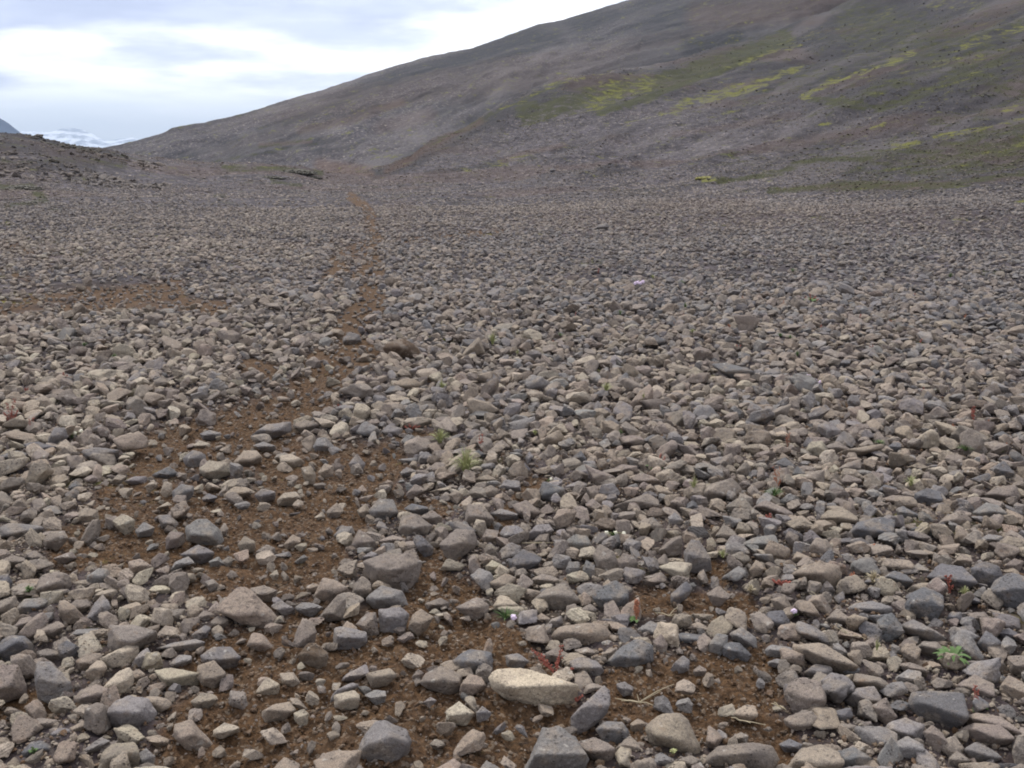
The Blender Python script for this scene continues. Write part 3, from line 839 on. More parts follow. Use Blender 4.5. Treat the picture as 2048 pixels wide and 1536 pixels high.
# Outlines traced on the photo. First line of a block: x offset, y offset, scale. Then one stone a line:
# tone, points, and for the stones the others are named after: label | short name
TRACED = """
@ 0 1136 3.657
t 1750,130 1830,150 2040,370 2030,470 1960,480 1780,410 1580,310 1690,230 = large tan slab with dark holes tilting down to the right on bare earth | tilted tan slab
w 800,420 980,420 1140,490 1130,530 960,640 850,665 790,580 = brown grey wedge shaped rock with a steep dark front face at left | wedge shaped rock
w -150,740 0,715 130,715 190,870 190,930 0,990 -150,970 = big flat brown grey rock cut by the left edge of the picture | flat left edge rock
g 270,690 370,690 440,800 525,930 400,1000 280,970 260,850 = grey rock shaped like a pyramid with a tall narrow top at far left | pyramid rock
w 540,960 600,890 700,850 775,880 770,950 680,1010 560,1010
g 760,1060 850,980 960,935 1080,960 1145,1060 1110,1130 980,1200 880,1190 770,1120 = large dull grey rounded boulder at lower left | dull grey boulder
t 710,1500 740,1360 830,1290 990,1270 1010,1380 1000,1500 850,1540 = tan block with a flat top on the bottom edge at lower left | bottom edge tan block
t 1270,1140 1400,1110 1580,1310 1460,1370 1400,1365 1270,1240 = tan rock with a slanting front face beside bare earth at lower left | slanting tan rock
p 1560,1190 1640,1130 1740,1160 1740,1200 1620,1250 1560,1230
g 1470,640 1560,580 1680,580 1740,640 1720,720 1640,740 1560,700 1480,690 = grey stone with a dark overhanging right side leaning on a tan one | overhanging grey stone
t 1450,720 1560,680 1640,760 1640,840 1560,880 1480,860 1450,800
p 1130,750 1250,730 1440,800 1460,860 1390,890 1220,880 1180,800 = pale knobbly stone with small black holes at lower left | knobbly pale stone
t 890,790 1010,740 1050,780 1040,840 1000,860 900,830
g 960,720 1020,620 1080,580 1110,640 1080,720 980,750
w! 250,170 300,60 420,20 510,50 530,130 450,200 310,220 240,190 = brown rock with one round black hole in its front at left | holed brown rock
g 640,60 720,0 790,10 810,70 750,140 680,140 640,100 = blunt grey stone with a dark underside standing on bare earth at left | blunt grey stone
b 0,60 60,40 90,110 60,190 0,210 -60,130
w 0,240 110,205 150,280 120,340 40,380 0,350 -60,300
g 110,300 180,230 300,215 360,240 330,290 200,360 110,360
w 90,440 150,370 230,350 240,400 190,480 110,480
g 250,400 330,330 390,320 400,370 330,430 260,440
w 290,460 330,430 420,390 460,420 440,480 340,540 300,510
g 620,380 690,260 750,190 800,290 780,400 700,420
w 470,300 560,230 640,230 650,290 590,350 500,350
g 500,510 560,450 720,440 730,470 660,500 540,520
b 0,540 60,500 170,500 240,560 250,620 60,690 0,640 -60,590 = long dark blue grey rock near the left edge | dark left edge rock
b 420,570 490,530 580,590 580,640 490,690 430,640
w 270,610 350,590 460,630 460,680 370,690 290,650
t! 550,680 620,630 740,620 770,680 690,710 650,770 600,770 560,720
p 1090,160 1130,130 1210,130 1250,180 1210,215 1110,205
t 1250,60 1320,35 1420,40 1440,90 1330,135 1270,90
g 1500,100 1560,80 1600,120 1590,160 1530,170
t 1370,290 1430,265 1465,300 1440,390 1400,400 1370,360
w 1440,360 1490,310 1570,340 1570,390 1480,410
w 1540,400 1590,350 1660,370 1670,430 1590,460
w 1200,340 1250,300 1360,300 1340,390 1260,420 1190,400
p 1140,500 1210,420 1290,440 1350,510 1270,540 1160,540
g 1400,490 1500,420 1540,440 1510,510 1440,540
g 1140,590 1260,550 1430,520 1480,590 1400,620 1300,600
g 1240,700 1310,635 1400,640 1400,690 1330,730 1250,730
t 1800,570 1850,470 1920,480 2010,590 1980,620 1880,610
p 1870,910 1950,800 2040,850 2040,920 1960,940 1880,925
t 1390,980 1480,910 1570,930 1580,1010 1530,1040 1440,1030
w 210,1140 280,1095 420,1110 450,1160 400,1195 270,1190
g 370,1210 430,1170 510,1180 490,1260 420,1290 370,1260
b 160,1350 230,1270 300,1265 400,1310 410,1370 300,1400 180,1390
t 510,1170 620,1115 660,1180 600,1220 520,1225
g 610,1330 740,1240 800,1270 720,1350 640,1380
t 840,330 900,280 1000,245 1040,290 980,360 880,360
t 1060,1240 1160,1220 1250,1260 1250,1320 1180,1310 1090,1270
g 1010,1360 1070,1320 1115,1370 1120,1450 1040,1460
g 410,1310 500,1265 580,1280 570,1350 440,1360
@ 500 1136 3.657
g 790,1370 830,1250 920,1130 990,1120 1130,1180 1170,1270 1150,1360 1060,1440 960,1400 850,1405 = large lone grey boulder with a domed top on brown earth at the bottom | lone domed boulder
b 1480,680 1610,590 1690,640 1770,620 1780,760 1740,810 1560,780 = dark grey blocky boulder touching the upper left end of the big cream slab | dark blocky boulder
w 1240,840 1290,770 1400,720 1540,780 1530,900 1440,930 1290,880 = broad warm grey rock with a ridged top left of the dark blocky boulder | broad ridged rock
t 1540,870 1600,780 1690,800 1730,870 1600,955 1530,930
p 1440,1040 1530,980 1640,1060 1580,1150 1440,1130 = whitish faceted stone alone on the earth below the broad ridged rock | whitish faceted stone
g 1650,1060 1700,1010 1770,1060 1740,1110 1660,1130
p 620,930 760,895 800,930 790,1020 720,1040 620,1030 = bright cream block, the palest small block on the brown earth | bright cream block
t 850,770 1020,735 1060,800 1000,860 890,880
g 840,930 910,895 990,900 980,990 920,1005
g 620,440 680,430 850,470 850,550 790,590 690,600 615,590 = pale grey squarish stone on open brown earth near the centre bottom | squarish grey stone
s 350,640 420,555 480,555 570,620 560,720 500,730 380,700 = rusty brown rounded stone with a pale scooped front, half sunk in earth | rusty sunken stone
p 220,770 320,765 370,840 330,875 240,860
p 40,910 110,810 190,850 220,890 160,930 70,925
t 90,1050 170,1000 290,980 330,1040 250,1110 120,1130 90,1090 = long tan stone lying beside a small upright cream one at lower left | long tan stone
p 320,1060 390,1030 425,1060 420,1150 370,1160 325,1110
t 290,950 350,955 430,1040 370,1040 310,1000
w 470,400 560,290 640,200 700,230 690,380 570,390 510,395
t 460,220 530,70 620,90 720,180 700,240 560,260 = light tan knobbly rock with a pointed top beside the grey capped pair | knobbly pointed rock
w 740,210 760,120 820,55 880,100 880,200 800,230
g 860,250 860,210 960,130 1110,170 1160,280 1130,300 920,310 = smooth grey cap stone resting on a paler block near the centre | grey cap stone
g 940,300 1100,285 1170,340 1130,470 1020,485 950,470 = pale grey block holding up the smooth cap stone | pale block below
w 780,410 850,330 920,330 940,480 880,500
t 1160,440 1190,340 1250,300 1340,360 1290,450 1230,500
w 1280,260 1390,220 1460,250 1440,300 1300,310
p 1350,340 1440,320 1460,350 1400,375
w 1500,290 1660,210 1750,270 1740,340 1640,390 1560,340
t 1750,110 1870,40 1950,70 1900,150 1830,185 1780,150
p 1780,280 1830,200 1880,210 1970,300 1920,340 1790,320 = cream stone directly behind the narrow leaved green flowering plant | cream stone
g 330,290 380,250 470,260 540,290 450,370 350,320
g 540,1500 650,1330 740,1380 840,1480 800,1540 560,1540 = grey pointed rock cut by the bottom edge left of the lone boulder | pointed bottom rock
t 140,1500 250,1385 360,1430 360,1540 150,1540
t 1310,1500 1490,1390 1560,1450 1540,1540 1300,1540
g 1660,1490 1730,1410 1830,1463 1800,1540 1660,1540
g 1870,640 1960,625 2040,680 1990,740 1880,720
w 1180,800 1230,740 1270,770 1230,840
g 1270,980 1320,945 1365,970 1310,1030
g 590,990 600,930 740,840 800,860 700,900
g 660,830 700,780 850,700 870,760 760,830
w 0,150 100,130 180,180 190,230 110,260 30,210
g 150,280 220,240 330,340 260,360
t 410,140 460,110 520,130 500,180 420,180
@ 1000 1136 3.657
P -70,800 0,745 180,740 440,820 545,880 540,1020 460,1050 250,1025 60,960 -50,880 = biggest stone of the foreground, a long cream slab with a flat top | big cream slab
t 1070,1160 1180,1070 1320,1060 1380,1130 1470,1320 1440,1380 1290,1350 1110,1300 1080,1240 = large pinkish tan boulder with a smooth flat face at the bottom right of centre | pinkish flat boulder
g 180,1480 320,1240 320,1170 430,1160 540,1240 540,1310 640,1390 600,1540 180,1540 = big grey tan rock with sloping shoulders on the bottom edge below the cream slab | sloping bottom rock
g 520,1090 640,1060 700,960 760,860 800,900 770,1080 690,1150 600,1210 530,1180 = curved grey rock bending upward right under the end of the cream slab | curved grey rock
b 700,1180 780,1120 890,1130 945,1200 930,1260 830,1300 760,1270 = blue grey angular stone left of the pinkish flat boulder | blue grey angular stone
w 570,1280 680,1240 760,1270 830,1390 800,1440 680,1400 600,1350
w 840,1320 950,1230 1010,1280 1010,1330 900,1390
t 370,500 430,430 660,400 770,420 830,510 770,550 700,580 560,570 400,540 = thin tan slab with a pale flat top and dark undercut front | thin tan slab
b 780,690 880,590 1000,520 1110,570 1120,680 1040,720 960,770 820,740 = two toned boulder, dark grey above and tan below, right of the red stemmed plant | two toned boulder
g 510,690 590,650 700,680 750,760 700,820 620,800 530,750
g 1240,760 1280,700 1340,635 1390,680 1380,750 1290,785
g 850,850 910,830 975,870 960,930 900,940 870,900
b 1260,500 1330,475 1480,490 1490,570 1400,580 1290,550 = small dark slab with a straight flat top in the right centre | dark straight slab
b 1620,570 1690,540 1750,550 1840,640 1800,690 1700,680 1640,640
b 680,220 720,150 850,90 940,170 930,290 860,335 740,300 = large dark grey boulder left of the upright orange red plant | dark boulder by red plant
w 245,230 330,160 480,110 560,200 590,250 460,300 400,330 290,270 = brown grey faceted rock behind the thin tan slab | faceted brown rock
w 470,380 490,280 550,260 605,400 480,400
w 590,300 660,260 710,300 690,350 610,350
w 230,80 310,40 390,60 440,90 340,140 260,130
b 1250,260 1250,190 1360,95 1410,150 1370,220 1290,275
w 1510,190 1600,130 1680,200 1600,285 1560,270
w 1040,90 1180,50 1230,100 1120,140 1050,130
t 1330,440 1450,395 1530,440 1500,480 1380,470
g 1010,450 1100,390 1200,430 1270,480 1150,500 1070,520 1020,490
w 1115,540 1180,480 1230,560 1210,640 1150,650
g 1520,560 1590,480 1670,490 1660,600 1600,650 1530,620
g 1680,480 1770,430 1870,510 1880,600 1800,580 1700,520
t 1670,1070 1800,1000 1870,1010 1860,1100 1800,1140 1720,1110 = lone tan wedge on the dark earth right of the dry twig | lone tan wedge
g 1540,1230 1600,1180 1660,1220 1640,1280 1560,1280
w 1690,1240 1760,1200 1820,1230 1800,1290 1700,1290
w 1460,1430 1600,1310 1830,1280 1980,1300 2040,1400 1990,1500 1480,1500 = long low brown rock on the bottom edge right of the pinkish boulder | long low rock
t 950,1140 1010,1100 1060,1130 1040,1190 960,1200
g 1080,1400 1180,1350 1270,1400 1250,1480 1100,1490
w 1280,1400 1400,1370 1470,1400 1440,1480 1300,1490
w 330,620 420,580 520,640 510,690 420,700 340,670
t 230,390 300,330 370,370 360,400 260,410
g 330,440 380,370 450,350 460,400 400,450
w 730,660 790,590 850,590 830,640 760,690
w 540,600 640,580 720,620 700,660 600,650
w 1410,750 1460,710 1510,740 1490,790 1420,790
@ 1488 1136 3.657
w! 290,930 330,830 430,790 540,820 600,930 590,1010 500,1060 430,1110 380,1100 340,1000 = round brown boulder full of holes at the edge of dark earth, lower right | round pitted boulder
g 430,770 520,700 640,720 650,770 560,830 470,800
g! 570,830 640,770 740,790 810,860 760,940 690,990 610,960 = grey lumpy rock touching the right side of the round pitted boulder | grey lumpy rock
t 380,570 560,545 660,600 800,710 780,790 680,760 500,700 400,620 = long smooth tan rock slanting down to the right, lower right | long slanting rock
b 1230,910 1400,900 1600,920 1610,1000 1560,1120 1550,1190 1440,1160 1300,1110 1200,1010 = big dark grey boulder with a lichen spotted top, lower right corner | big dark boulder
g 1110,800 1200,740 1290,760 1290,850 1180,880 1110,860
w 1110,700 1220,690 1330,740 1340,800 1200,780
g 740,970 820,880 950,865 1000,950 900,1030 780,1010
w 780,830 820,770 1000,800 1100,880 1080,930 960,870 830,870
b 600,1110 640,1050 780,1020 800,1090 720,1140 620,1150
w 650,1190 700,1135 820,1150 840,1200 740,1240
w 930,1010 1040,950 1120,1090 1040,1150 970,1100
g 1020,1200 1060,1130 1180,1100 1320,1150 1290,1280 1180,1250 1050,1260
g 1070,1290 1200,1230 1290,1280 1300,1380 1190,1430 1110,1390 = smooth light grey cut block near the lower right corner | light grey cut block
w 1570,1190 1680,1140 1850,1140 1940,1210 1930,1290 1830,1310 1680,1260 = brown lozenge shaped rock near the right bottom corner | brown lozenge rock
w 1610,1090 1700,1060 1880,1090 2000,1180 1960,1250 1850,1150 1650,1140
g 1600,1330 1700,1270 1820,1330 1890,1390 1800,1440 1660,1430
w 1500,1390 1560,1340 1640,1400 1610,1470 1500,1460
w 1310,1200 1380,1150 1450,1210 1460,1310 1410,1370 1350,1300
b 1180,280 1220,190 1330,140 1450,200 1450,300 1380,410 1200,350 = large dark faceted boulder standing high at right, above the toothed green rosette | high dark boulder
g 740,310 800,260 950,240 1090,290 1060,340 960,370 850,350 = flat grey rock with a broad top left of the high dark boulder | broad grey rock
b 960,470 980,380 1080,330 1150,420 1140,500 1040,545
g 1150,420 1240,380 1400,460 1480,520 1430,570 1300,530 1190,480
w 1260,590 1310,540 1410,540 1510,640 1440,690 1340,650
g 1520,520 1590,460 1650,490 1750,650 1730,700 1620,690 1540,640 = grey oblong rock just above the toothed green rosette | oblong rock
b 1700,560 1770,460 1850,520 1860,620 1780,650
w 1130,570 1180,515 1240,540 1240,610 1170,625
g 350,440 400,385 510,430 610,490 650,580 560,550 400,500 = grey rock with a mossy top corner lying behind the long slanting rock | mossy cornered rock
b 130,380 180,320 280,310 340,400 290,460 190,440
w 570,400 680,300 800,400 760,420 620,420
t 190,230 300,200 350,280 330,350 230,300
g 150,600 200,560 340,580 360,630 270,660 170,650
g 170,690 240,660 330,690 260,735 180,720
b 1800,170 1850,90 1950,45 2060,70 2100,250 2040,340 1900,290 = large dark boulder cut by the right edge of the picture | right edge boulder
w 1930,650 2048,640 2100,700 2080,820 1950,760
t 1870,870 1940,790 2040,840 2060,950 1960,980 1890,930
w 1550,860 1690,780 1820,850 1810,950 1700,970 1580,910 = brown rock sitting below the toothed green rosette | rock below rosette
t 300,1480 420,1320 580,1295 690,1350 680,1480 560,1540 320,1540 = big tan rock with a rounded shoulder on the bottom edge at right | bottom right tan rock
b 690,1340 800,1310 930,1390 880,1500 700,1500
b 250,1290 330,1250 430,1290 420,1340 300,1350
b 1570,230 1640,190 1730,230 1690,270 1590,260
b 1470,390 1500,330 1590,320 1610,400 1510,430
w 1620,330 1760,320 1830,400 1760,430 1680,380
b 1830,460 1940,440 2030,500 1960,560 1880,540
b 870,110 920,70 1000,80 1000,120 900,140
b 1000,80 1100,20 1180,50 1230,120 1160,160 1050,120
t 1170,180 1290,110 1420,110 1470,160 1300,160 1200,220
w 1060,240 1120,200 1180,240 1150,280
w 2000,1230 2060,1220 2100,1463 1990,1463 1960,1340
t 680,490 720,440 860,490 840,530 720,520
@ 0 850 2.926
g 280,80 320,15 380,15 400,70 330,135 280,110 = upright grey stone beside the small white flowers at far left | upright grey stone
b 0,180 90,150 170,170 170,215 50,225 0,200
b 130,110 220,100 320,150 260,185 180,150
g 470,150 560,130 680,150 700,190 620,215 520,200
w 650,120 700,85 790,90 760,120 670,135
g 1170,50 1230,30 1300,50 1280,85 1190,90
g 1465,70 1560,0 1700,-20 1700,40 1600,80 1510,95 = pale grey leaning rock at the upper end of the bare path | leaning path rock
w 1710,0 1790,-30 1870,0 1860,30 1760,50 = brown hollowed rock on the path behind the leaning one | hollowed path rock
p 1130,120 1170,90 1230,110 1230,140 1150,140
g 1070,190 1130,145 1200,170 1210,210 1130,260 1080,230
p 1165,260 1220,210 1330,220 1355,280 1260,330 1190,300 = pale double humped stone on the bare path, left | double humped stone
t 1365,220 1430,150 1500,150 1540,200 1470,250 1380,245 = tan domed stone on the bare path right of the double humped one | domed path stone
g 1480,120 1540,100 1600,120 1615,165 1530,150
p 1640,180 1700,170 1790,225 1720,260 1640,240 = cream wedge stone with a dark right side on the bare path | cream path wedge
g 1830,130 1860,75 1910,75 1960,130 1960,165 1850,165
t 1760,250 1820,240 1850,290 1840,350 1790,350
t 1860,280 1900,225 1950,240 1950,300 1880,315
t 1310,410 1370,360 1440,365 1490,390 1430,430 1320,440
p 1345,345 1380,325 1450,340 1440,365 1350,365
g 1490,410 1530,370 1610,390 1610,440 1520,460
t 1620,440 1660,400 1730,390 1760,440 1720,470 1630,475
b 890,290 990,240 1040,280 990,325 910,320
p 850,360 900,320 925,360 870,400
g 1010,390 1060,345 1130,360 1130,420 1060,460 1010,440 = squarish grey stone at the left side of the bare path | path side grey stone
b 1180,430 1220,400 1270,420 1250,450 1190,450
p 910,490 980,450 1010,470 940,500
w 980,520 1030,465 1090,500 1090,550 1000,560
g 920,530 990,525 1040,570 1040,620 950,610
g 1090,600 1150,555 1210,550 1290,620 1310,690 1290,720 1180,700 1090,680 = large layered grey rock with a peaked top on the bare earth, left of centre | layered peaked rock
w 970,660 1000,620 1080,630 1085,680 1060,710 970,730
t 460,520 500,480 570,500 580,570 520,590 460,570
p 660,560 720,520 770,560 780,620 740,650 680,600
g 790,620 840,570 900,600 890,650 810,660
g 0,600 50,575 230,590 245,650 150,680 0,660 = long grey bar shaped rock at the far left edge | bar shaped rock
w 250,670 300,620 380,620 390,680 330,740 260,710
w 150,750 210,735 280,790 240,810 160,780
w 310,780 420,740 450,780 360,820
w 0,800 70,760 140,780 130,830 30,850
t 750,800 820,780 900,840 870,880 760,880
g 1055,760 1160,700 1220,740 1240,790 1170,815
g 990,860 1030,800 1100,770 1130,810 1060,840
g 1220,800 1280,770 1320,820 1240,840
t 1390,700 1430,650 1490,680 1490,740 1420,760
w 1500,740 1560,700 1610,720 1600,770 1530,785
t 1660,700 1710,640 1760,660 1740,720 1680,730
g 1570,770 1690,740 1710,770 1620,790
t 1910,510 1970,455 2010,500 1970,550 1920,545
p 1840,540 1890,505 1905,540 1860,560
p 1230,505 1290,490 1310,520 1250,525
p 1575,880 1620,845 1630,900 1600,910
t 100,330 150,270 240,270 290,320 220,350 120,355
g 720,330 790,300 860,300 860,350 760,350
t 640,340 690,290 740,300 700,360
p 935,400 960,330 1010,340 1005,410 970,430
b 400,370 440,325 480,350 475,390 420,395
g 1950,650 2000,590 2060,595 2080,640 1990,670
@ 680 850 2.926
w! 140,800 250,760 400,760 480,800 440,920 380,980 280,960 190,910 = big brown boulder peppered with tiny pits right behind the grey cap stone | pit peppered boulder
g 170,500 230,430 310,440 340,520 260,570 190,560 = dark grey rounded rock beside the bare earth in the centre | dark rounded rock
b 375,490 420,460 510,480 510,520 430,530
w 340,620 360,540 440,520 540,590 500,650 390,670 = warm grey blunt rock in front of a small dark flat one in the centre | warm blunt rock
w 460,540 540,500 600,550 580,600 520,590
w 580,700 680,610 780,620 800,700 720,760 660,820 640,760 = large tan grey rock hanging over a hollow of dark earth in the centre | hollow edge rock
w 730,580 750,470 830,470 900,550 870,600 750,610 = big flat faced brown rock in the centre | flat faced rock
g 880,520 940,490 1040,520 1040,560 950,560
g 930,640 970,590 1040,590 1090,640 1080,690 970,690
g 1100,640 1150,585 1220,580 1250,620 1200,660 1120,680
w 830,660 860,610 930,620 910,680 850,700
b 430,680 440,640 480,650 550,720 540,760 490,775
w 210,680 310,645 370,660 370,690 260,710
w 60,720 110,610 170,650 210,700 190,740 100,750
b 990,800 1070,730 1180,780 1150,830 1060,870 1000,860 = dark angular boulder with a ridge along its top in the centre | dark ridged boulder
p 850,830 890,790 950,820 920,880 860,870
g 1310,690 1380,640 1440,650 1475,710 1400,760 1310,740
w 1480,760 1520,700 1600,740 1630,820 1580,890 1510,860
w 1620,800 1660,750 1720,770 1745,810 1690,890 1630,870
g 1320,850 1340,800 1400,800 1400,880 1340,890
g 1420,850 1440,790 1490,820 1490,900 1440,910
t 1840,360 1870,350 1950,400 1920,435 1870,410
w 1590,480 1700,440 1800,400 1860,440 1800,490 1650,510 = long brown log shaped rock in the centre right | log shaped rock
w 1440,370 1500,350 1510,400 1510,470 1470,470
w 1430,230 1480,250 1600,300 1610,370 1540,390 1480,330 = rough tongue shaped rock below a small dark one, right of centre | tongue shaped rock
b 1350,200 1410,150 1440,200 1420,240
g 1320,360 1400,325 1450,350 1400,400 1330,400
b 1170,380 1190,330 1310,370 1320,420 1250,460 1170,440
w 1010,470 1090,440 1170,510 1120,560 1050,540
w 1700,320 1760,280 1830,300 1880,350 1800,370
w 1590,260 1650,230 1740,240 1740,280 1640,300
t 1170,100 1220,60 1280,30 1310,70 1270,130 1190,140 = tan tilted block standing out of the stones in the middle distance | tilted tan block
b 1740,100 1830,55 1910,70 1900,120 1800,140
g 930,370 970,320 1050,330 1060,400 950,400
w 790,400 880,350 930,380 920,440 830,440
w 380,410 440,345 490,370 490,400 410,440
g 350,280 390,245 450,270 440,305 370,305
w 460,290 560,220 610,220 600,270 530,290
g 50,230 100,170 150,230 130,270 70,270
t 90,390 130,350 155,380 130,415
g 240,40 280,0 370,20 350,70 270,75 = light grey rock on the brown earth below the small bare bank | light grey rock
t 520,390 640,360 650,375 550,400
w 890,120 950,85 1000,130 960,155 910,150
b 1010,240 1080,220 1120,270 1060,300 1010,280
t 1520,590 1590,550 1660,600 1620,620 1540,620
g 1920,540 1960,510 2010,560 1980,610 1930,600
w 1740,570 1820,540 1890,590 1870,640 1780,610
g 340,200 460,190 465,215 380,230
b 760,170 810,145 850,170 830,200 770,190
b 870,230 990,250 1000,275 900,270
t 100,500 150,460 185,510 150,550 110,530
t 780,320 860,290 920,330 880,350 800,345
w 1820,830 1900,750 1940,820 1880,860
w 1770,890 1880,860 1920,900 1800,930
@ 1348 850 2.926
t! 690,870 740,830 860,790 960,830 980,890 930,970 860,940 800,920 700,890 = pale tan boulder with long dark holes across its top at right | long holed boulder
g 380,700 470,660 590,640 595,690 560,740 420,740 = grey lens shaped slab with a flat bright top at right | grey lens slab
g 60,750 100,670 150,680 200,760 220,850 130,870 70,850 = large upright grey rock with a blunt top, right of centre | blunt upright rock
w 150,420 190,360 340,310 400,380 380,420 280,460 190,470 = big brown rock with a sharp crest at right, resting on its neighbour | sharp crested rock
w 300,480 400,410 440,480 450,560 390,550
w 470,480 540,440 640,480 700,520 680,560 560,520
t! 850,550 900,500 1000,490 1070,540 1000,590 940,590 = tan rock with small holes left of the dark pointed slab | small holed tan rock
w 910,470 950,425 1010,440 1000,490 930,500
b 1020,640 1080,570 1200,540 1290,560 1260,620 1150,660 1060,690 = large dark blue grey slab with a pointed upper end at right | dark pointed slab
b 930,670 1030,660 1060,700 990,710
w 790,720 830,660 900,670 940,740 890,790 810,770
w 1540,580 1600,530 1680,500 1740,560 1680,620 1560,620 = brown humped rock left of a rounded grey one near the right edge | brown humped rock
g 1750,510 1830,455 1900,470 1930,530 1860,580 1780,560 = rounded grey boulder near the right edge below a flat topped rock | rounded right boulder
w 1810,410 1900,360 2000,355 2030,420 1990,470 1880,440 = flat topped brown rock near the right edge | flat topped rock
g 1770,680 1840,640 1920,650 1940,690 1840,710
w 1200,440 1280,410 1400,420 1410,480 1310,475
b 1410,400 1480,370 1560,390 1550,460 1470,480 1410,450
b 1300,490 1340,475 1440,530 1390,570 1310,540
b 1480,890 1560,815 1690,830 1740,930 1680,990 1560,920 = long dark rock with a red sprig growing in front of it at right | dark rock behind sprig
b 1740,840 1820,800 1900,830 1920,890 1870,970 1800,980 1750,920 = round dark boulder with a black hollow face near the right edge | hollow faced boulder
b 1080,810 1150,770 1190,800 1160,845 1090,840
t 1200,830 1240,780 1380,790 1400,830 1330,870 1240,860
g 1380,840 1430,810 1490,850 1460,880 1400,870
t 1640,800 1680,750 1740,780 1720,840 1650,820
t 1430,750 1470,730 1540,750 1530,780 1450,780
t 1530,760 1570,730 1610,760 1590,800
w 730,340 780,280 880,260 880,360 800,360
w 930,270 1020,220 1090,200 1080,260 990,290
w 1130,340 1160,270 1230,290 1220,360 1150,370
w 970,330 1010,290 1100,320 1080,350 990,370
b 1180,390 1230,350 1310,370 1270,410 1190,410
b 1250,130 1290,95 1330,110 1310,170 1260,165
t 910,190 1050,150 1220,110 1230,135 1080,185 940,205 = long thin tan splinter of rock in the right middle distance | long tan splinter
w 890,120 960,95 1030,140 970,180 900,170
b 1700,330 1840,280 1860,320 1790,360 1720,360
b 1850,260 1930,210 1990,280 1960,330 1870,320
t 1360,250 1430,220 1500,250 1450,280
w 210,110 250,65 290,95 270,130 220,130
w 360,270 420,210 450,250 430,310 370,310
w 220,260 270,230 330,270 290,300 240,300
w 30,270 70,230 150,250 140,290 60,300
w 540,150 610,110 660,140 620,170
b 570,230 650,190 710,240 640,270 580,260
b 690,290 720,240 770,280 730,320
t 800,410 850,370 920,410 870,440
b 60,470 110,440 160,490 110,520 70,500
t 360,620 380,565 430,580 460,640 400,660
w 240,650 290,580 350,620 380,680 300,690
w 650,660 670,620 730,650 720,730 670,700
t 690,790 720,740 810,780 780,810 710,805
t 440,850 480,790 520,810 510,880 460,890
w 310,770 400,740 450,790 400,830 330,810
t 650,540 750,530 800,570 760,600 690,570
g 1740,80 1800,55 1840,85 1820,115 1750,120
b 1870,60 1920,35 1980,70 1940,105 1880,90
w 1920,850 1990,780 2048,800 2020,860 1950,880
b 1380,610 1450,590 1540,610 1520,660 1400,640
@ 640 640 5.12
s 640,290 700,220 860,190 960,240 1030,320 1030,420 880,430 720,390 = small crumbling bank of bare brown earth among the stones in the middle distance | crumbling earth bank
b 1470,90 1560,80 1610,110 1590,160 1500,150
b 1450,200 1600,200 1650,260 1570,310 1490,280 = dark blue grey boulder beside a green tuft right of the earth bank | dark boulder by tuft
g 1710,620 1760,540 1850,620 1820,680 1750,700
t 740,650 860,600 960,600 1050,660 990,710 920,740 840,700 = broad tan rock in front of the crumbling earth bank | broad tan rock
b 660,740 720,680 800,670 840,740 800,790 720,790
w 700,920 740,860 840,860 890,910 860,970 770,990
g 1520,980 1600,930 1720,940 1740,1010 1600,1030
t 1500,850 1540,780 1620,810 1630,880 1570,920
t 390,410 440,340 510,350 500,420 420,430
t 70,150 130,90 220,100 250,160 180,200 100,190
g 230,200 300,120 400,150 420,210 330,260 240,250
@ 1180 540 3.657
b 420,510 480,475 550,510 550,560 480,580 430,550 = dark round boulder among paler stones in the right middle distance | dark round boulder
t 200,520 250,475 290,510 270,545 210,545
t 10,600 120,580 145,605 120,625 20,620
b 890,690 1000,680 1130,740 1190,820 1120,830 980,770 = long dark bar of rock slanting down to the right in the middle distance | long dark bar
b 1080,650 1120,600 1170,620 1170,670 1110,670
t 1310,640 1360,610 1380,650 1340,710 1315,700
g 1400,870 1440,825 1520,850 1510,890 1430,895
g 1880,960 1910,910 1960,930 1970,1020 1920,1024 1890,1000
b 1810,710 1850,660 1910,650 1880,690 1830,720
b 200,830 210,780 270,750 320,830 290,860 220,840
b 1560,990 1620,940 1680,970 1660,1010 1590,1010
t 1900,900 1990,870 2040,900 2020,940 1920,940
@ 0 0 1
g 1188,459 1197,449 1214,446 1219,455 1206,462 = pale grey boulder standing alone on the far plain right of the path | lone far boulder
b 1098,343 1104,335 1112,340 1106,345 = small bluish boulder far away at the foot of the mossy slope | far bluish boulder
"""
TONES = {'t': TAN, 'p': PALE, 'P': (.46, .385, .285), 'w': WARM, 'g': GREY, 'b': BLUE, 's': (.105, .072, .046)}
TONE_WORD = {'t': 'tan', 'p': 'pale cream', 'P': 'cream', 'w': 'brown-grey', 'g': 'grey', 'b': 'dark', 's': 'rusty brown'}
stones = []       # every stone: dict(co, faces, tone, px area, u, v, w, h, label...)


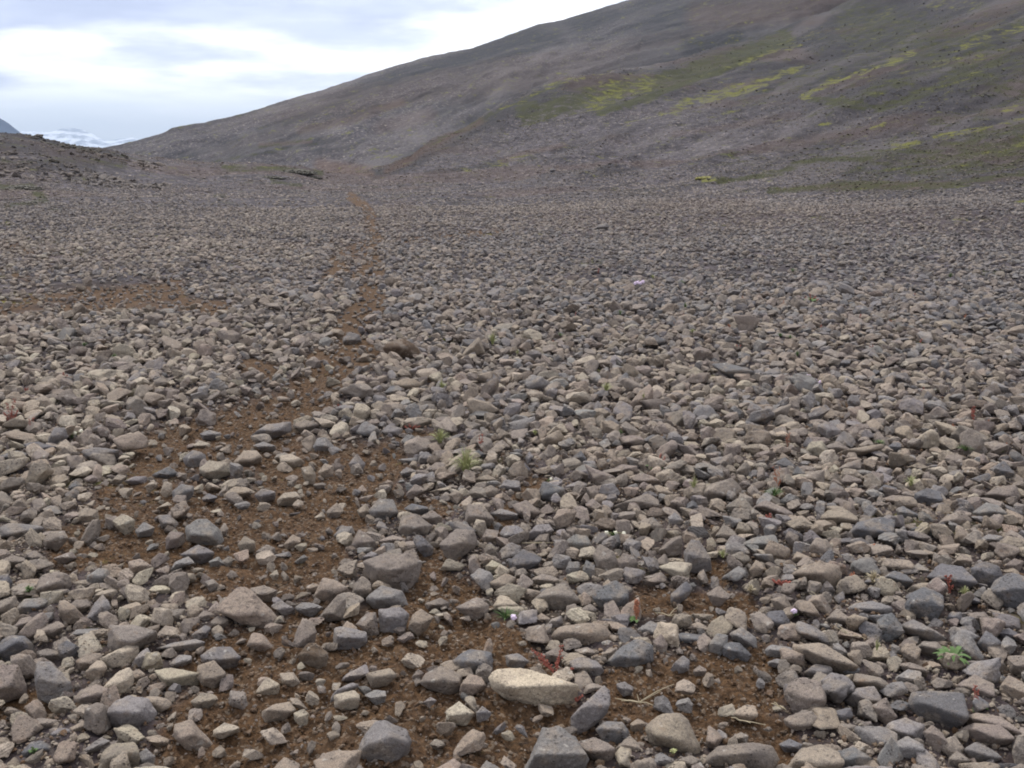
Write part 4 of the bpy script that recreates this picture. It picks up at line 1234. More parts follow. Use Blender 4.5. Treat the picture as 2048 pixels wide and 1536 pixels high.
def lone_stone(pts, code, seed, pits):
    pts = np.array(pts, float)
    w, h = np.ptp(pts[:, 0]), np.ptp(pts[:, 1])
    uc, vc = pts.mean(0)
    g = ground_hit(uc, min(pts[:, 1].max() - .10 * h, 1800))
    r = np.random.default_rng(seed)
    dist = np.linalg.norm(g - [0, 0, EYE])
    wm, hm = w / FPX * dist, h / FPX * dist
    thick = min(.85 * wm, 1.15 * hm + .02) * r.uniform(.8, 1.0)
    hd = np.array([g[0], g[1], 0])
    hd /= np.linalg.norm(hd)
    dv = ray(uc, vc)
    tt = (np.hypot(g[0], g[1]) + .36 * thick) / math.hypot(dv[0], dv[1])
    C = dv * tt + [0, 0, EYE]
    f = dv
    right = np.cross(f, [0, 0, 1.0])
    right /= np.linalg.norm(right)
    up = np.cross(right, f)
    ring = []
    for (u, v) in pts:
        e = ray(u, v)
        k = np.dot(C - [0, 0, EYE], f) / np.dot(e, f)
        ring.append(e * k + [0, 0, EYE])
    ring = np.array(ring)
    c0 = ring.mean(0)
    sc = tt * dv.shape[0] / 3
    W, Hh = wm, hm
    fr = []
    for k in range(r.integers(2, 4)):
        a = (k - .7) * .34 * W + r.uniform(-.06, .06) * W
        fr.append(c0 - f * thick * r.uniform(.40, .55) + right * a + up * Hh * r.uniform(-.08, .16))
    bk = c0 + f * thick * .5 + (ring - c0) * .62
    N, H, c = hull_planes(np.concatenate([ring, np.array(fr), bk]))
    area = w * h * .75
    lv = 6 if area > 9000 else 5 if area > 1800 else 4
    dirs, ff = ICO[lv]
    p = r.choice([20., 34., 60.])
    rr = poly_radius(dirs, N, H, p) * 1.075
    vv = dirs * rr[:, None]
    vv = rough_up(vv, dirs, min(wm, hm * 1.2) * .5, .62, seed * .613 % 60, pits)
    vv = vv + c
    return vv, ff, dict(u=uc, v=vc, w=w, h=h, area=area, thick=thick, C=C, code=code)


ox = oy = 0.0
scl = 1.0
for ln in TRACED.strip().splitlines():
    ln = ln.strip()
    if ln[0] == '@':
        ox, oy, scl = map(float, ln[1:].split())
        continue
    body, _, lab = ln.partition('=')
    parts = body.split()
    code = parts[0]
    pits = 0
    if code.endswith('!'):
        code, pits = code[0], 26
    pts = [(ox + float(a) / scl, oy + float(b) / scl) for a, b in (q_.split(',') for q_ in parts[1:])]
    co_, ff_, info = lone_stone(pts, code, len(stones) + 3, pits)
    label, short = (s_.strip() for s_ in lab.split('|')) if lab else (None, None)
    jt = rng.normal(0, .07)
    tone = np.array(TONES[code]) * (1 + jt) * (1 + rng.normal(0, .012, 3))
    info.update(co=co_, faces=ff_, tone=tone, label=label, short=short, traced=True)
    stones.append(info)

# ------------------------------------------------------------------ the many more stones that fill the gaps
RES = .0125
GX0, GX1, GY0, GY1 = -10.5, 10.5, 1.2, 14.5
occ = np.zeros((int((GX1 - GX0) / RES), int((GY1 - GY0) / RES)), bool)


def cells(x, y, r):
    i0, i1 = int((x - r - GX0) / RES), int((x + r - GX0) / RES) + 1
    j0, j1 = int((y - r - GY0) / RES), int((y + r - GY0) / RES) + 1
    return max(i0, 0), min(i1, occ.shape[0]), max(j0, 0), min(j1, occ.shape[1])


for s_ in stones:
    co_ = s_['co']
    gxy = co_[co_[:, 2] < np.percentile(co_[:, 2], 92)]
    cx, cy = gxy[:, 0].mean(), gxy[:, 1].mean()
    hx, hy = np.ptp(gxy[:, 0]) / 2 * .95, np.ptp(gxy[:, 1]) / 2 * .95
    r_ = max(hx, hy)
    i0, i1, j0, j1 = cells(cx, cy, r_)
    if i1 <= i0 or j1 <= j0:
        continue
    xs = GX0 + (np.arange(i0, i1) + .5) * RES
    ys = GY0 + (np.arange(j0, j1) + .5) * RES
    occ[i0:i1, j0:j1] |= (((xs - cx) / hx)[:, None] ** 2 + ((ys - cy) / hy)[None, :] ** 2) < 1

fill = []          # x, y, size


def cone(n, r0, r1, half=rad(34)):
    a = rng.uniform(-half, half, n)
    r = np.sqrt(rng.uniform(r0 * r0, r1 * r1, n))
    return r * np.sin(a), r * np.cos(a), r


for dia, tries, grow in ((.17, 130, 1), (.135, 700, 1), (.105, 3200, 1), (.08, 20000, 0), (.058, 42000, 0), (.040, 60000, 0), (.028, 50000, 0)):
    x, y, r = cone(tries, 1.75, 13.0)
    zz = height(x, y)
    sm = soil_mask(x, y, zz)
    sz = dia * rng.uniform(.82, 1.2, tries)
    U, V, dep = project(np.stack([x, y, zz], -1))
    for k in range(tries):
        R_ = r[k]
        if R_ < 5.3 and dia > (.085 if R_ < 4 else .09) and abs(U[k] - 1024) < 1060 and V[k] < 1560:
            continue                                   # the traced stones stand there already
        if R_ > 9 and dia < .035:
            continue
        if R_ > 7.5 and dia > .07 and rng.random() < .5:
            continue
        if rng.random() < min(1.5 * sm[k], 1) * (.97 if dia > .05 else .90):
            continue
        rad_ = sz[k] * .5
        i0, i1, j0, j1 = cells(x[k], y[k], rad_ * .72)
        if i1 <= i0 or j1 <= j0:
            continue
        blk = occ[i0:i1, j0:j1]
        if blk.mean() > (.22 if dia > .05 else .20):
            continue
        i0, i1, j0, j1 = cells(x[k], y[k], rad_ * .80)
        occ[i0:i1, j0:j1] = True
        fill.append((x[k], y[k], sz[k]))

for n, r0, r1, lo, hi in ((23000, 12.5, 20, .038, .15), (40000, 20, 34, .038, .15), (40000, 34, 58, .05, .19), (24000, 58, 105, .06, .30), (9000, 100, 190, .12, .5)):
    x, y, r = cone(n, r0, r1)
    zz = height(x, y)
    sm = soil_mask(x, y, zz)
    sz = lo + (hi - lo) * rng.beta(1.3, 4.0, n)
    keep = (rng.random(n) > np.clip(sm * 1.1, 0, .76)) | (sz < lo * 1.2)
    # finer scree on the slopes: thin the big ones out in long streaks
    st = fbm(xy3(x, y), .09, 3, .6, 8.0)
    keep &= rng.random(n) < np.clip(.75 + 1.6 * st, .25, 1)
    fill += list(zip(x[keep], y[keep], sz[keep]))
n = 2600
a = rng.uniform(u2az(-260), u2az(330), n)
r = rng.uniform(52, 80, n)
x, y = r * np.sin(a), r * np.cos(a)
lumps = fbm(xy3(x, y), .16, 3, .6, 51.0)
kn = lumps > -.02
knoll0 = len(fill)
fill += list(zip(x[kn], y[kn], .14 + .62 * rng.beta(1.1, 5, kn.sum())))
knoll1 = len(fill)
fill = np.array(fill)
print("fill stones", len(fill))

NTMP = 36
TMPL = {lv: np.array([random_template(lv, 100 + 31 * k) for k in range(NTMP)]) for lv in (1, 2, 3, 4)}
fr = np.hypot(fill[:, 0], fill[:, 1])
flv = np.select([fr < 4.6, fr < 11.5, fr < 24], [4, 3, 2], 1)
flv = np.where((flv == 3) & (fr > 6) & (fill[:, 2] < .06), 2, flv)
flv = np.where((flv == 4) & (fill[:, 2] < .05), 3, flv)
fz = height(fill[:, 0], fill[:, 1])
nF = len(fill)
squash = np.stack([rng.uniform(.95, 1.35, nF), rng.uniform(.66, 1.02, nF), rng.uniform(.52, .95, nF) * (1 - .35 * np.clip((np.hypot(fill[:, 0], fill[:, 1]) - 20) / 30, 0, 1))], 1) * fill[:, 2:3]
pick = rng.integers(0, NTMP, nF)
yaw = rng.uniform(0, 2 * math.pi, nF)
tl1 = rng.normal(0, .28, nF)
tl2 = rng.normal(0, .28, nF)
# tone: tan near the left and the path, greyer and darker towards the right, in loose patches
pn = fbm(xy3(fill[:, 0], fill[:, 1]), .16, 3, .6, 12.0)
codes = np.empty(nF, dtype='<U1')
rr_ = rng.random(nF) + .5 * pn + .11 * np.clip(fill[:, 0] / np.maximum(fr, 3) * 2, -1, 1)
for lo, hi, ch in ((-9, .03, 'p'), (.03, .34, 't'), (.34, .68, 'w'), (.68, .92, 'g'), (.92, 9, 'b')):
    codes[(rr_ >= lo) & (rr_ < hi)] = ch
tones = np.array([TONES[c] for c in codes]) * (1 + rng.normal(0, .10, (nF, 1))) * (1 + rng.normal(0, .014, (nF, 3)))
small = np.clip(1.0 - .25 * (fill[:, 2:3] < .05), 0, 1)
tones = tones * small
# far off the stones are about the colour of the scree they lie on
fk = np.clip((fr - 6) / 34, 0, 1)[:, None] ** .7
tones = tones * (1 - .25 * np.clip((fr - 30) / 50, 0, 1)[:, None]) * (1 - .62 * fk) + np.array([.176, .152, .140]) * (.62 * fk)
tones = tones * np.exp(rng.normal(.04, .24, (nF, 1)) * np.clip((fr - 18) / 30, 0, 1)[:, None])
tones[knoll0:knoll1] *= .62
farther = np.nonzero(fr > 22)[0]
fm, fo, fu, fdk, fp, _ = cover(np.stack([fill[farther, 0], fill[farther, 1], fz[farther]], -1))
w_ = np.clip((fr[farther] - 22) / 20, 0, 1)[:, None]
tt_ = tones[farther]
tt_ = tt_ * (1 - .12 * np.clip((fr[farther] - 45) / 25, 0, 1)[:, None]) * (1 - .74 * fdk[:, None] * w_) * (1 + .35 * fp[:, None] * w_)  # the ground's dark mask, painted shade included, darkens these stones too
tt_ = tt_ * (1 - .45 * fu[:, None] * w_) + np.array([.125, .072, .048]) * (.45 * fu[:, None] * w_)
gr_ = np.clip(np.maximum(fo * .75, fm * .6), 0, .8)[:, None] * w_
tt_ = tt_ * (1 - gr_) + np.array([.062, .062, .032]) * gr_
tones[farther] = tt_
drop = np.zeros(nF, bool)
drop[farther] = rng.random(len(farther)) < np.clip(np.maximum(fm * 1.1, fo * .8), 0, .85)


def rot_mats(yaw, a, b):
    cy, sy, ca, sa, cb, sb = np.cos(yaw), np.sin(yaw), np.cos(a), np.sin(a), np.cos(b), np.sin(b)
    o, l = np.zeros_like(cy), np.ones_like(cy)
    Rz = np.stack([cy, -sy, o, sy, cy, o, o, o, l], -1).reshape(-1, 3, 3)
    Rx = np.stack([l, o, o, o, ca, -sa, o, sa, ca], -1).reshape(-1, 3, 3)
    Ry = np.stack([cb, o, sb, o, l, o, -sb, o, cb], -1).reshape(-1, 3, 3)
    return Rz @ Rx @ Ry


ROT = rot_mats(yaw, tl1, tl2)
cenz = fz + squash[:, 2] * rng.uniform(.12, .42, nF) * (1 - .6 * np.clip((fr - 25) / 30, 0, 1)) + (fill[:, 2] > .07) * (fr < 13) * np.abs(rng.normal(0, .010, nF))


def fill_verts(idx, lv):
    t = TMPL[lv][pick[idx]] * squash[idx][:, None, :]
    t = np.einsum('nij,nkj->nki', ROT[idx], t)
    return t + np.stack([fill[idx, 0], fill[idx, 1], cenz[idx]], -1)[:, None, :]


# apparent size of the fill stones
Uf, Vf, Df = project(np.stack([fill[:, 0], fill[:, 1], cenz], -1))
wpx = FPX * squash[:, 0] / Df
hpx = FPX * (squash[:, 2] * .8 + squash[:, 1] * .35) / Df
inside = (Uf > -10) & (Uf < 2058) & (Vf > 0) & (Vf < 1550)
farea = np.where(inside, wpx * hpx * .75, 0)

# the 300 that show largest are things of their own, all the others form the rubble
for s_ in stones:
    cu, cv = np.clip(s_['u'], 0, 2048), np.clip(s_['v'], 0, 1536)
    fx = np.clip((min(s_['u'] + s_['w'] / 2, 2048) - max(s_['u'] - s_['w'] / 2, 0)) / s_['w'], 0, 1)
    fy = np.clip((min(s_['v'] + s_['h'] / 2, 1536) - max(s_['v'] - s_['h'] / 2, 0)) / s_['h'], 0, 1)
    s_['show'] = s_['area'] * fx * fy + (1e6 if s_['label'] else 0)
cand = [(s_['show'], 0, k) for k, s_ in enumerate(stones)] + [(farea[k], 1, int(k)) for k in np.argsort(-farea)[:300]]
cand.sort(reverse=True)
top = cand[:300]
top_tr = {k for a, kind, k in top if kind == 0}
top_fill = [k for a, kind, k in top if kind == 1]
print("individual traced", len(top_tr), "individual fill", len(top_fill))

for k in top_fill:
    idx = np.array([k])
    vv = fill_verts(idx, 4)[0]
    stones.append(dict(co=vv, faces=ICO[4][1], tone=tones[k], u=Uf[k], v=Vf[k], w=wpx[k], h=hpx[k], area=farea[k], code=codes[k], label=None, short=None, traced=False, keep=True))

LAND = [s_ for s_ in stones if s_.get('short')]


def relation(s_, l_):
    dx, dy = s_['u'] - l_['u'], s_['v'] - l_['v']
    a = math.degrees(math.atan2(dy * 1.25, dx)) % 360
    words = ["right of", "front-right of", "in front of", "front-left of", "left of", "behind-left of", "behind", "behind-right of"]
    return words[int(((a + 22.5) % 360) // 45)]


def shape_word(s_, k):
    a = s_['w'] / max(s_['h'], 1)
    if a > 2.1:
        return 'long flat'
    if a > 1.55:
        return 'flat'
    if a < .85:
        return 'upright'
    return ('angular', 'blocky')[k % 2]


used = set(s_['label'] for s_ in stones if s_.get('label'))


def make_label(s_, k):
    near = sorted(LAND, key=lambda l: math.hypot(l['u'] - s_['u'], (l['v'] - s_['v']) * 1.25))[:6]
    size = 'small' if s_['w'] < 42 else 'large' if s_['w'] > 85 else 'mid-sized'
    head = f"{size} {TONE_WORD[s_['code']]} {shape_word(s_, k)} stone"
    d0 = math.hypot(near[0]['u'] - s_['u'], near[0]['v'] - s_['v'])
    adj = "close " if d0 < 75 else ""
    first = f"{head} {adj}{relation(s_, near[0])} the {near[0]['short']}"
    outs = [first] if d0 < 110 else []
    for l_ in near[1:]:
        outs.append(f"{first}, {relation(s_, l_)} the {l_['short']}")
    for a in range(1, 5):
        for l_ in near[a + 1:]:
            outs.append(f"{head} {relation(s_, near[a])} the {near[a]['short']}, {relation(s_, l_)} the {l_['short']}")
    for o in outs:
        o2 = o if len(o.split()) <= 16 else o.replace(size + ' ', '', 1)
        if len(o2.split()) > 16:
            o2 = o2.replace('close ', '', 1)
        if o2 not in used and len(o2.split()) <= 16:
            used.add(o2)
            return o2
    return outs[-1]


rub_v, rub_f, rub_t, base = [], [], [], 0
for k, s_ in enumerate(stones):
    n = len(s_['co'])
    if k in top_tr or s_.get('keep'):
        co_ = s_['co']
        org = np.array([co_[:, 0].mean(), co_[:, 1].mean(), co_[:, 2].min()])
        tn = np.concatenate([np.tile(s_['tone'], (n, 1)), np.ones((n, 1))], 1)
        me = mesh_np("stone", co_ - org, s_['faces'], M_STONE, {'tone': tn})
        o = link("stone", me, None, org)
        lab = s_['label'] or make_label(s_, k)
        cat = 'boulder' if s_['label'] and 'boulder' in s_['label'].split(' ') else 'rock' if s_['label'] and 'rock' in s_['label'].split(' ') else 'stone'
        if s_['short'] == 'crumbling earth bank':
            o.name = "earth_bank"
            cat = 'earth bank'
            tag(o, lab, cat)
        else:
            if cat != 'stone':
                o.name = cat
            tag(o, lab, cat, "loose stones scattered over the plain")
    else:
        rub_v.append(s_['co'])
        rub_f.append(s_['faces'] + base)
        rub_t.append(np.tile(s_['tone'], (n, 1)))
        base += n
skip = drop.copy()
skip[top_fill] = True
for lv in (4, 3, 2, 1):
    idx = np.nonzero((flv == lv) & ~skip)[0]
    vv = fill_verts(idx, lv)
    nv = vv.shape[1]
    rub_v.append(vv.reshape(-1, 3))
    rub_f.append((ICO[lv][1][None] + (np.arange(len(idx)) * nv)[:, None, None]).reshape(-1, 3) + base)
    rub_t.append(np.repeat(tones[idx], nv, axis=0))
    base += len(idx) * nv
rt = np.concatenate(rub_t)
rub = link("rubble", mesh_np("rubble", np.concatenate(rub_v), np.concatenate(rub_f), M_STONE, smooth=False, attrs={'tone': np.concatenate([rt, np.ones((len(rt), 1))], 1)}))
tag(rub, "countless smaller grey and tan stones covering the plain and slope", "rubble", kind="stuff")
print("rubble verts", base)

# gravel and earth crumbs between the stones
n = 120000
x, y, r = cone(n, 1.75, 7.5)
keep = rng.random(n) < np.clip(1.25 - r / 8, 0, 1)
x, y, r = x[keep], y[keep], r[keep]
z = height(x, y)
p3 = xy3(x, y)
sm = soil_mask(x, y, z)
z = z + np.clip(1.4 - r / 9, 0, 1) * (.030 * fbm(p3, 5.5, 3, .6, 2.0) + .016 * fbm(p3, 19, 3, .6, 4.0)) - .014 * sm * np.clip(1.4 - r / 9, 0, 1)
n = len(x)
sz = np.where(rng.random(n) < .55 + .3 * sm, .004 + .010 * rng.beta(1.2, 2.5, n), .010 + .022 * rng.beta(1.1, 3.0, n))
T1 = np.array([random_template(1, 900 + k) for k in range(16)])
R3 = rot_mats(rng.uniform(0, 6.28, n), rng.normal(0, .5, n), rng.normal(0, .5, n))
vv = T1[rng.integers(0, 16, n)] * (sz[:, None] * np.stack([np.ones(n), rng.uniform(.7, 1, n), rng.uniform(.5, .9, n)], 1))[:, None, :]
vv = np.einsum('nij,nkj->nki', R3, vv) + np.stack([x, y, z + sz * .22], -1)[:, None, :]
cs_ = rng.random(n) + .55 * (1 - np.clip(sm * 1.4, 0, 1))
ct = np.array([(.086, .049, .025), (.124, .074, .041), (.160, .112, .072), WARM, TAN, PALE])[np.digitize(cs_, [.38, .70, .86, 1.15, 1.42])] * (1 + rng.normal(0, .12, (n, 1)))
gv = vv.reshape(-1, 3)
gf = (ICO[1][1][None] + (np.arange(n) * 12)[:, None, None]).reshape(-1, 3)
ct = np.repeat(ct, 12, axis=0)
gravel = link("gravel", mesh_np("gravel", gv, gf, M_STONE, smooth=False, attrs={'tone': np.concatenate([ct, np.ones((len(ct), 1))], 1)}))
tag(gravel, "fine gravel and earth crumbs lying between the stones", "gravel", kind="stuff")


# ------------------------------------------------------------------ plants
class MB:
    """collects blades, tubes and blobs; build() links them as one mesh"""
    def __init__(s):
        s.v, s.f = [], []

    def blade(s, p0, p1, p2, w, seg=5, tip=.05):
        p0, p1, p2 = map(np.array, (p0, p1, p2))
        b = len(s.v)
        side = np.cross(p2 - p0, [0.01, 0.02, 1.0])
        side = side / (np.linalg.norm(side) + 1e-9)
        for k in range(seg + 1):
            t = k / seg
            c = (1 - t) ** 2 * p0 + 2 * t * (1 - t) * p1 + t * t * p2
            ww = w * .5 * max(tip, (1 - t ** 2.2)) * (.6 + .4 * min(1, t * 4))
            s.v += [tuple(c - side * ww), tuple(c + np.array([0, 0, ww * .35])), tuple(c + side * ww)]
        for k in range(seg):
            a = b + k * 3
            s.f += [(a, a + 1, a + 4, a + 3), (a + 1, a + 2, a + 5, a + 4)]

    def tube(s, pts, r0, r1, n=5):
        b = len(s.v)
        pts = [np.array(q_, float) for q_ in pts]
        m_ = len(pts)
        for k, c in enumerate(pts):
            d_ = pts[min(k + 1, m_ - 1)] - pts[max(k - 1, 0)]
            d_ = d_ / (np.linalg.norm(d_) + 1e-9)
            e1 = np.cross(d_, [.3, .9, .2])
            e1 /= np.linalg.norm(e1)
            e2 = np.cross(d_, e1)
            rr = r0 + (r1 - r0) * k / max(m_ - 1, 1)
            for j in range(n):
                a = 2 * math.pi * j / n
                s.v.append(tuple(c + (e1 * math.cos(a) + e2 * math.sin(a)) * rr))
        for k in range(m_ - 1):
            for j in range(n):
                s.f.append((b + k * n + j, b + k * n + (j + 1) % n, b + (k + 1) * n + (j + 1) % n, b + (k + 1) * n + j))

    def blob(s, c, r, sq=(1, 1, 1), lv=1, bumpy=0.0):
        dirs, ff = ICO[lv]
        b = len(s.v)
        k = 1 + (bumpy * vnoise(dirs, 3.1, random.uniform(0, 40)) * 2 if bumpy else 0)
        vv = dirs * np.array(sq) * r * (k[:, None] if bumpy else 1) + np.array(c)
        s.v += [tuple(q_) for q_ in vv]
        s.f += [tuple(int(i) + b for i in t) for t in ff]

    def leaf(s, p0, ang, length, width, rise, lobes=0):
        """a lobed leaf blade lying outward from p0"""
        b = len(s.v)
        n = 12
        dx, dy = math.cos(ang), math.sin(ang)
        for k in range(n + 1):
            t = k / n
            w = width * .5 * math.sin(math.pi * min(1, t * .92 + .06)) ** .8
            if lobes:
                w *= .55 + .45 * abs(math.sin(t * math.pi * lobes))
            zz = rise * math.sin(t * math.pi * .8) + p0[2]
            cx, cy = p0[0] + dx * length * t, p0[1] + dy * length * t
            s.v += [(cx - dy * w, cy + dx * w, zz + w * .25), (cx, cy, zz), (cx + dy * w, cy - dx * w, zz + w * .25)]
        for k in range(n):
            a = b + k * 3
            s.f += [(a, a + 1, a + 4, a + 3), (a + 1, a + 2, a + 5, a + 4)]

    def build(s, name, mat, parent=None, smooth=True):
        me = bpy.data.meshes.new(name)
        me.from_pydata(s.v, [], s.f)
        me.materials.append(mat)
        for pl in me.polygons:
            pl.use_smooth = smooth
        return link(name, me, parent)


def root(name, u, v, label, cat, group=None, lift=0.0):
    g = ground_hit(u, v)
    o = bpy.data.objects.new(name, None)
    o.empty_display_size = .05
    g[2] += lift
    o.location = g
    COL.objects.link(o)
    tag(o, label, cat, group)
    return o, np.linalg.norm(g - [0, 0, EYE]) / FPX      # metres per photo pixel there


RU = random.uniform


def tuft_mb(n, h, spread, w, droop=.5):
    m_ = MB()
    for _ in range(n):
        a, q_ = RU(0, 6.283), RU(.25, 1)
        dx, dy = math.cos(a) * spread * q_, math.sin(a) * spread * q_
        hh = h * RU(.5, 1) * (1.15 - .5 * q_)
        m_.blade((dx * .12, dy * .12, -.004), (dx * .35, dy * .35, hh * .9), (dx, dy, hh * (1 - droop * q_)), w * RU(.7, 1.2))
    return m_


def grass(u, v, w, h, label, mat=None, n=46, cat="grass tuft", group="pale grass tufts among the stones", name="grass_tuft", bw=.0045):
    o, k = root(name, u, v, label, cat, group, .035)
    tuft_mb(int(n * 1.5), h * k * 1.35, w * k * .55, bw, .4).build("leaf_blades", mat or M_GRASS, o)
    d_ = MB()
    for _ in range(max(3, n // 9)):
        a = RU(0, 6.283)
        q_ = RU(.2, .7) * w * k * .5
        d_.blade((0, 0, 0), (math.cos(a) * q_ * .4, math.sin(a) * q_ * .4, h * k * .9), (math.cos(a) * q_, math.sin(a) * q_, h * k * RU(1.0, 1.5)), .003)
    d_.build("dry_blades", M_STRAW, o)
    return o


def thrift(u, v, w, heads, label, petal=None, n=36, group="thrift plants in flower", hr=6.5):
    """heads: photo pixel positions of the flower heads"""
    o, k = root("thrift_plant", u, v, label, "flower", group, .015)
    tuft_mb(n, w * k * .42, w * k * .52, .004, .35).build("leaf_blades", M_GREEN, o)
    base_ = np.array(o.location)
    for (hu, hv) in heads:
        e = ray(hu, hv)
        t = np.dot(base_ - [0, 0, EYE], ray(u, v)) / np.dot(e, ray(u, v))
        hp = e * t + [0, 0, EYE] - base_
        hp[2] = max(hp[2], .012)
        st = MB()
        st.tube([(0, 0, 0), (hp[0] * .3, hp[1] * .3 - .004, hp[2] * .6 + .01), tuple(hp)], .0011, .0009)
        so = st.build("flower_stalk", M_GRASS, o)
        fh = MB()
        r_ = hr * k
        for _ in range(22):
            dd = np.random.default_rng(random.randrange(9999)).normal(size=3)
            dd /= np.linalg.norm(dd)
            fh.blob(tuple(hp + dd * r_ * .72), r_ * .40, (1, 1, .8), 1)
        fh.blob(tuple(hp), r_ * .75, lv=2)
        fh.build("flower_head", petal or M_PINK, o)
    return o


def sorrel(u, v, stems, label, mat=None, leaves=0, group="red sorrel sprigs", name="red_sorrel", bead=1.0, cat="sorrel plant"):
    """stems: photo pixel positions of the stem tips"""
    o, k = root(name, u, v, label, cat, group, .008)
    base_ = np.array(o.location)
    for (tu, tv) in stems:
        e = ray(tu, tv)
        f0 = ray(u, v)
        t = np.dot(base_ - [0, 0, EYE], f0) / np.dot(e, f0)
        tp = e * t + [0, 0, EYE] - base_
        tp[2] = max(tp[2], .02)
        L = np.linalg.norm(tp)
        sp = MB()
        off = np.array([RU(-.006, .006), RU(-.006, .006), 0])
        mid = tp * .5 + np.array([RU(-.1, .1) * L, RU(-.1, .1) * L, 0])
        sp.tube([off, mid, tp], .0013, .0008)
        sp.build("stem", mat or M_RED, o)
        hd_ = MB()
        nb = int(max(12, 36 * bead))
        for j in range(nb):
            q_ = RU(.38, 1.02)
            c_ = (1 - q_) ** 2 * off + 2 * q_ * (1 - q_) * mid + q_ * q_ * tp
            wd = (.10 * L + .003) * RU(.1, 1) * (1.15 - .5 * q_)
            a = RU(0, 6.283)
            c_ = c_ + np.array([math.cos(a) * wd, math.sin(a) * wd, RU(-.3, .3) * wd])
            hd_.blob(c_, RU(.0013, .0028) * bead ** .3 * (1 + 60 * k), (1, 1, 1.35), 1)
        hd_.build("seed_head", mat or M_RED, o)
    if leaves:
        lf = MB()
        for j in range(leaves):
            a = RU(0, 6.283)
            lf.leaf((0, 0, .002), a, RU(.6, 1) * 20 * k, 9 * k, 6 * k)
        lf.build("basal_leaves", M_GREEN, o)
    return o


# foreground plants
thrift(1011, 1243, 62, [(1027, 1263)], "green narrow leaved plant with one round pinkish flower in front of the cream stone", n=30, hr=6.5)
o, k = root("toothed_rosette", 1902, 1338, "bright green rosette of toothed leaves between the rocks at lower right", "plant", None, .03)
m_ = MB()
for j in range(17):
    m_.leaf((RU(-.004, .004), RU(-.004, .004), RU(0, .01)), j * 2.4 + RU(-.2, .2), RU(.75, 1.1) * 38 * k, 10 * k, RU(6, 16) * k, lobes=5)
m_.build("leaves", M_GREEN, o)
sorrel(1272, 1247, [(1270, 1203), (1273, 1200), (1276, 1204), (1271, 1216)], "upright orange red sorrel spike with green leaves at its foot", M_RUSTRED, 8, bead=1.4)
sorrel(1112, 1352, [(1068, 1300), (1083, 1308), (1122, 1290), (1116, 1318), (1090, 1328), (1147, 1348)], "spreading red stemmed plant behind the right half of the big cream slab", M_RED, 0, bead=1.0)
sorrel(1150, 1412, [(1152, 1394), (1166, 1390)], "small pale red sprig at the right end of the big cream slab", M_RED, 0, bead=.6)
thrift(1589, 1238, 20, [(1588, 1222)], "single lilac flower head standing among the stones at lower right", n=12, hr=6)
sorrel(1604, 1224, [(1602, 1206), (1608, 1202)], "short red sprig right beside the single lilac flower", M_RED, 0, bead=.6)
sorrel(1562, 1176, [(1545, 1166), (1557, 1168), (1572, 1166), (1582, 1172), (1566, 1172)], "low bright crimson sprig left of the long holed boulder", M_RED, 0, bead=1.6)
sorrel(1536, 1058, [(1533, 1030), (1540, 1028), (1537, 1040)], "dark red upright sprig left of the small holed tan rock", M_RED, 3, bead=1.2)
sorrel(1506, 1056, [(1506, 1043)], "tiny red sprig on the left of a darker red one at right", M_RED, 0, bead=.5)
sorrel(1552, 982, [(1547, 934), (1560, 934), (1562, 960), (1549, 955)], "tall thin orange sprig in the right middle distance", M_RUSTRED, 0, bead=.7)
sorrel(1898, 1190, [(1892, 1152), (1901, 1150), (1906, 1170), (1888, 1166)], "red feathery sprig in front of a long dark rock at right", M_RED, 0, bead=.8)
sorrel(1706, 1166, [(1703, 1146), (1708, 1144), (1700, 1156)], "rusty sprig growing beside the long holed boulder", M_RUSTRED, 2, bead=.8)
sorrel(1750, 1106, [(1744, 1092), (1754, 1094), (1748, 1088)], "orange red sprig with green leaves below the dark pointed slab", M_RUSTRED, 6, bead=.9)
sorrel(1953, 1426, [(1950, 1370), (1956, 1380)], "thin dark red stalk right of the big dark boulder", M_RED, 2, bead=.6)
sorrel(962, 905, [(958, 870), (966, 866), (964, 880)], "thin red sprig behind the big pale grass tuft", M_RED, 0, bead=.6)
sorrel(822, 862, [(808, 852), (832, 850), (840, 856), (818, 848)], "low red spreading sprig right of the light grey rock", M_RED, 0, bead=.7)
sorrel(1308, 942, [(1322, 908), (1330, 914), (1312, 922), (1300, 926)], "red and green sprig right of the tongue shaped rock", M_RED, 9, bead=.8)
sorrel(1622, 606, [(1610, 594), (1620, 588), (1632, 592), (1644, 596), (1626, 598)], "bright red sprig patch far off on the right plain", M_RED, 8, bead=1.2)
sorrel(1477, 700, [(1473, 690), (1482, 690)], "crimson sprig near a dark angular stone in the right middle distance", M_RED, 0, bead=.9)
sorrel(20, 850, [(14, 806), (30, 798), (36, 820), (8, 826), (24, 822)], "red sprig cluster at the far left edge", M_RED, 0, bead=1.0)
sorrel(60, 870, [(58, 838), (68, 832), (62, 850)], "thin red sprig right of the cluster at the far left edge", M_RED, 0, bead=.6)
sorrel(1946, 848, [(1944, 818), (1950, 812), (1947, 830)], "upright red sprig near the right edge in the middle distance", M_RED, 0, bead=1.0)
sorrel(1976, 862, [(1978, 840), (1972, 846)], "orange sprig close to the right edge in the middle distance", M_RUSTRED, 0, bead=.8)
sorrel(1576, 898, [(1574, 868), (1580, 866)], "slim rusty sprig left of the long tan splinter", M_RUSTRED, 0, bead=.6)
sorrel(2010, 908, [(2006, 892), (2013, 886)], "rusty sprig with green leaves at the right edge", M_RUSTRED, 6, bead=.7)
grass(932, 958, 78, 46, "large pale yellow green grass tuft in the centre", n=70)
grass(880, 896, 50, 26, "flat pale grass tuft behind the large tuft in the centre", n=44)
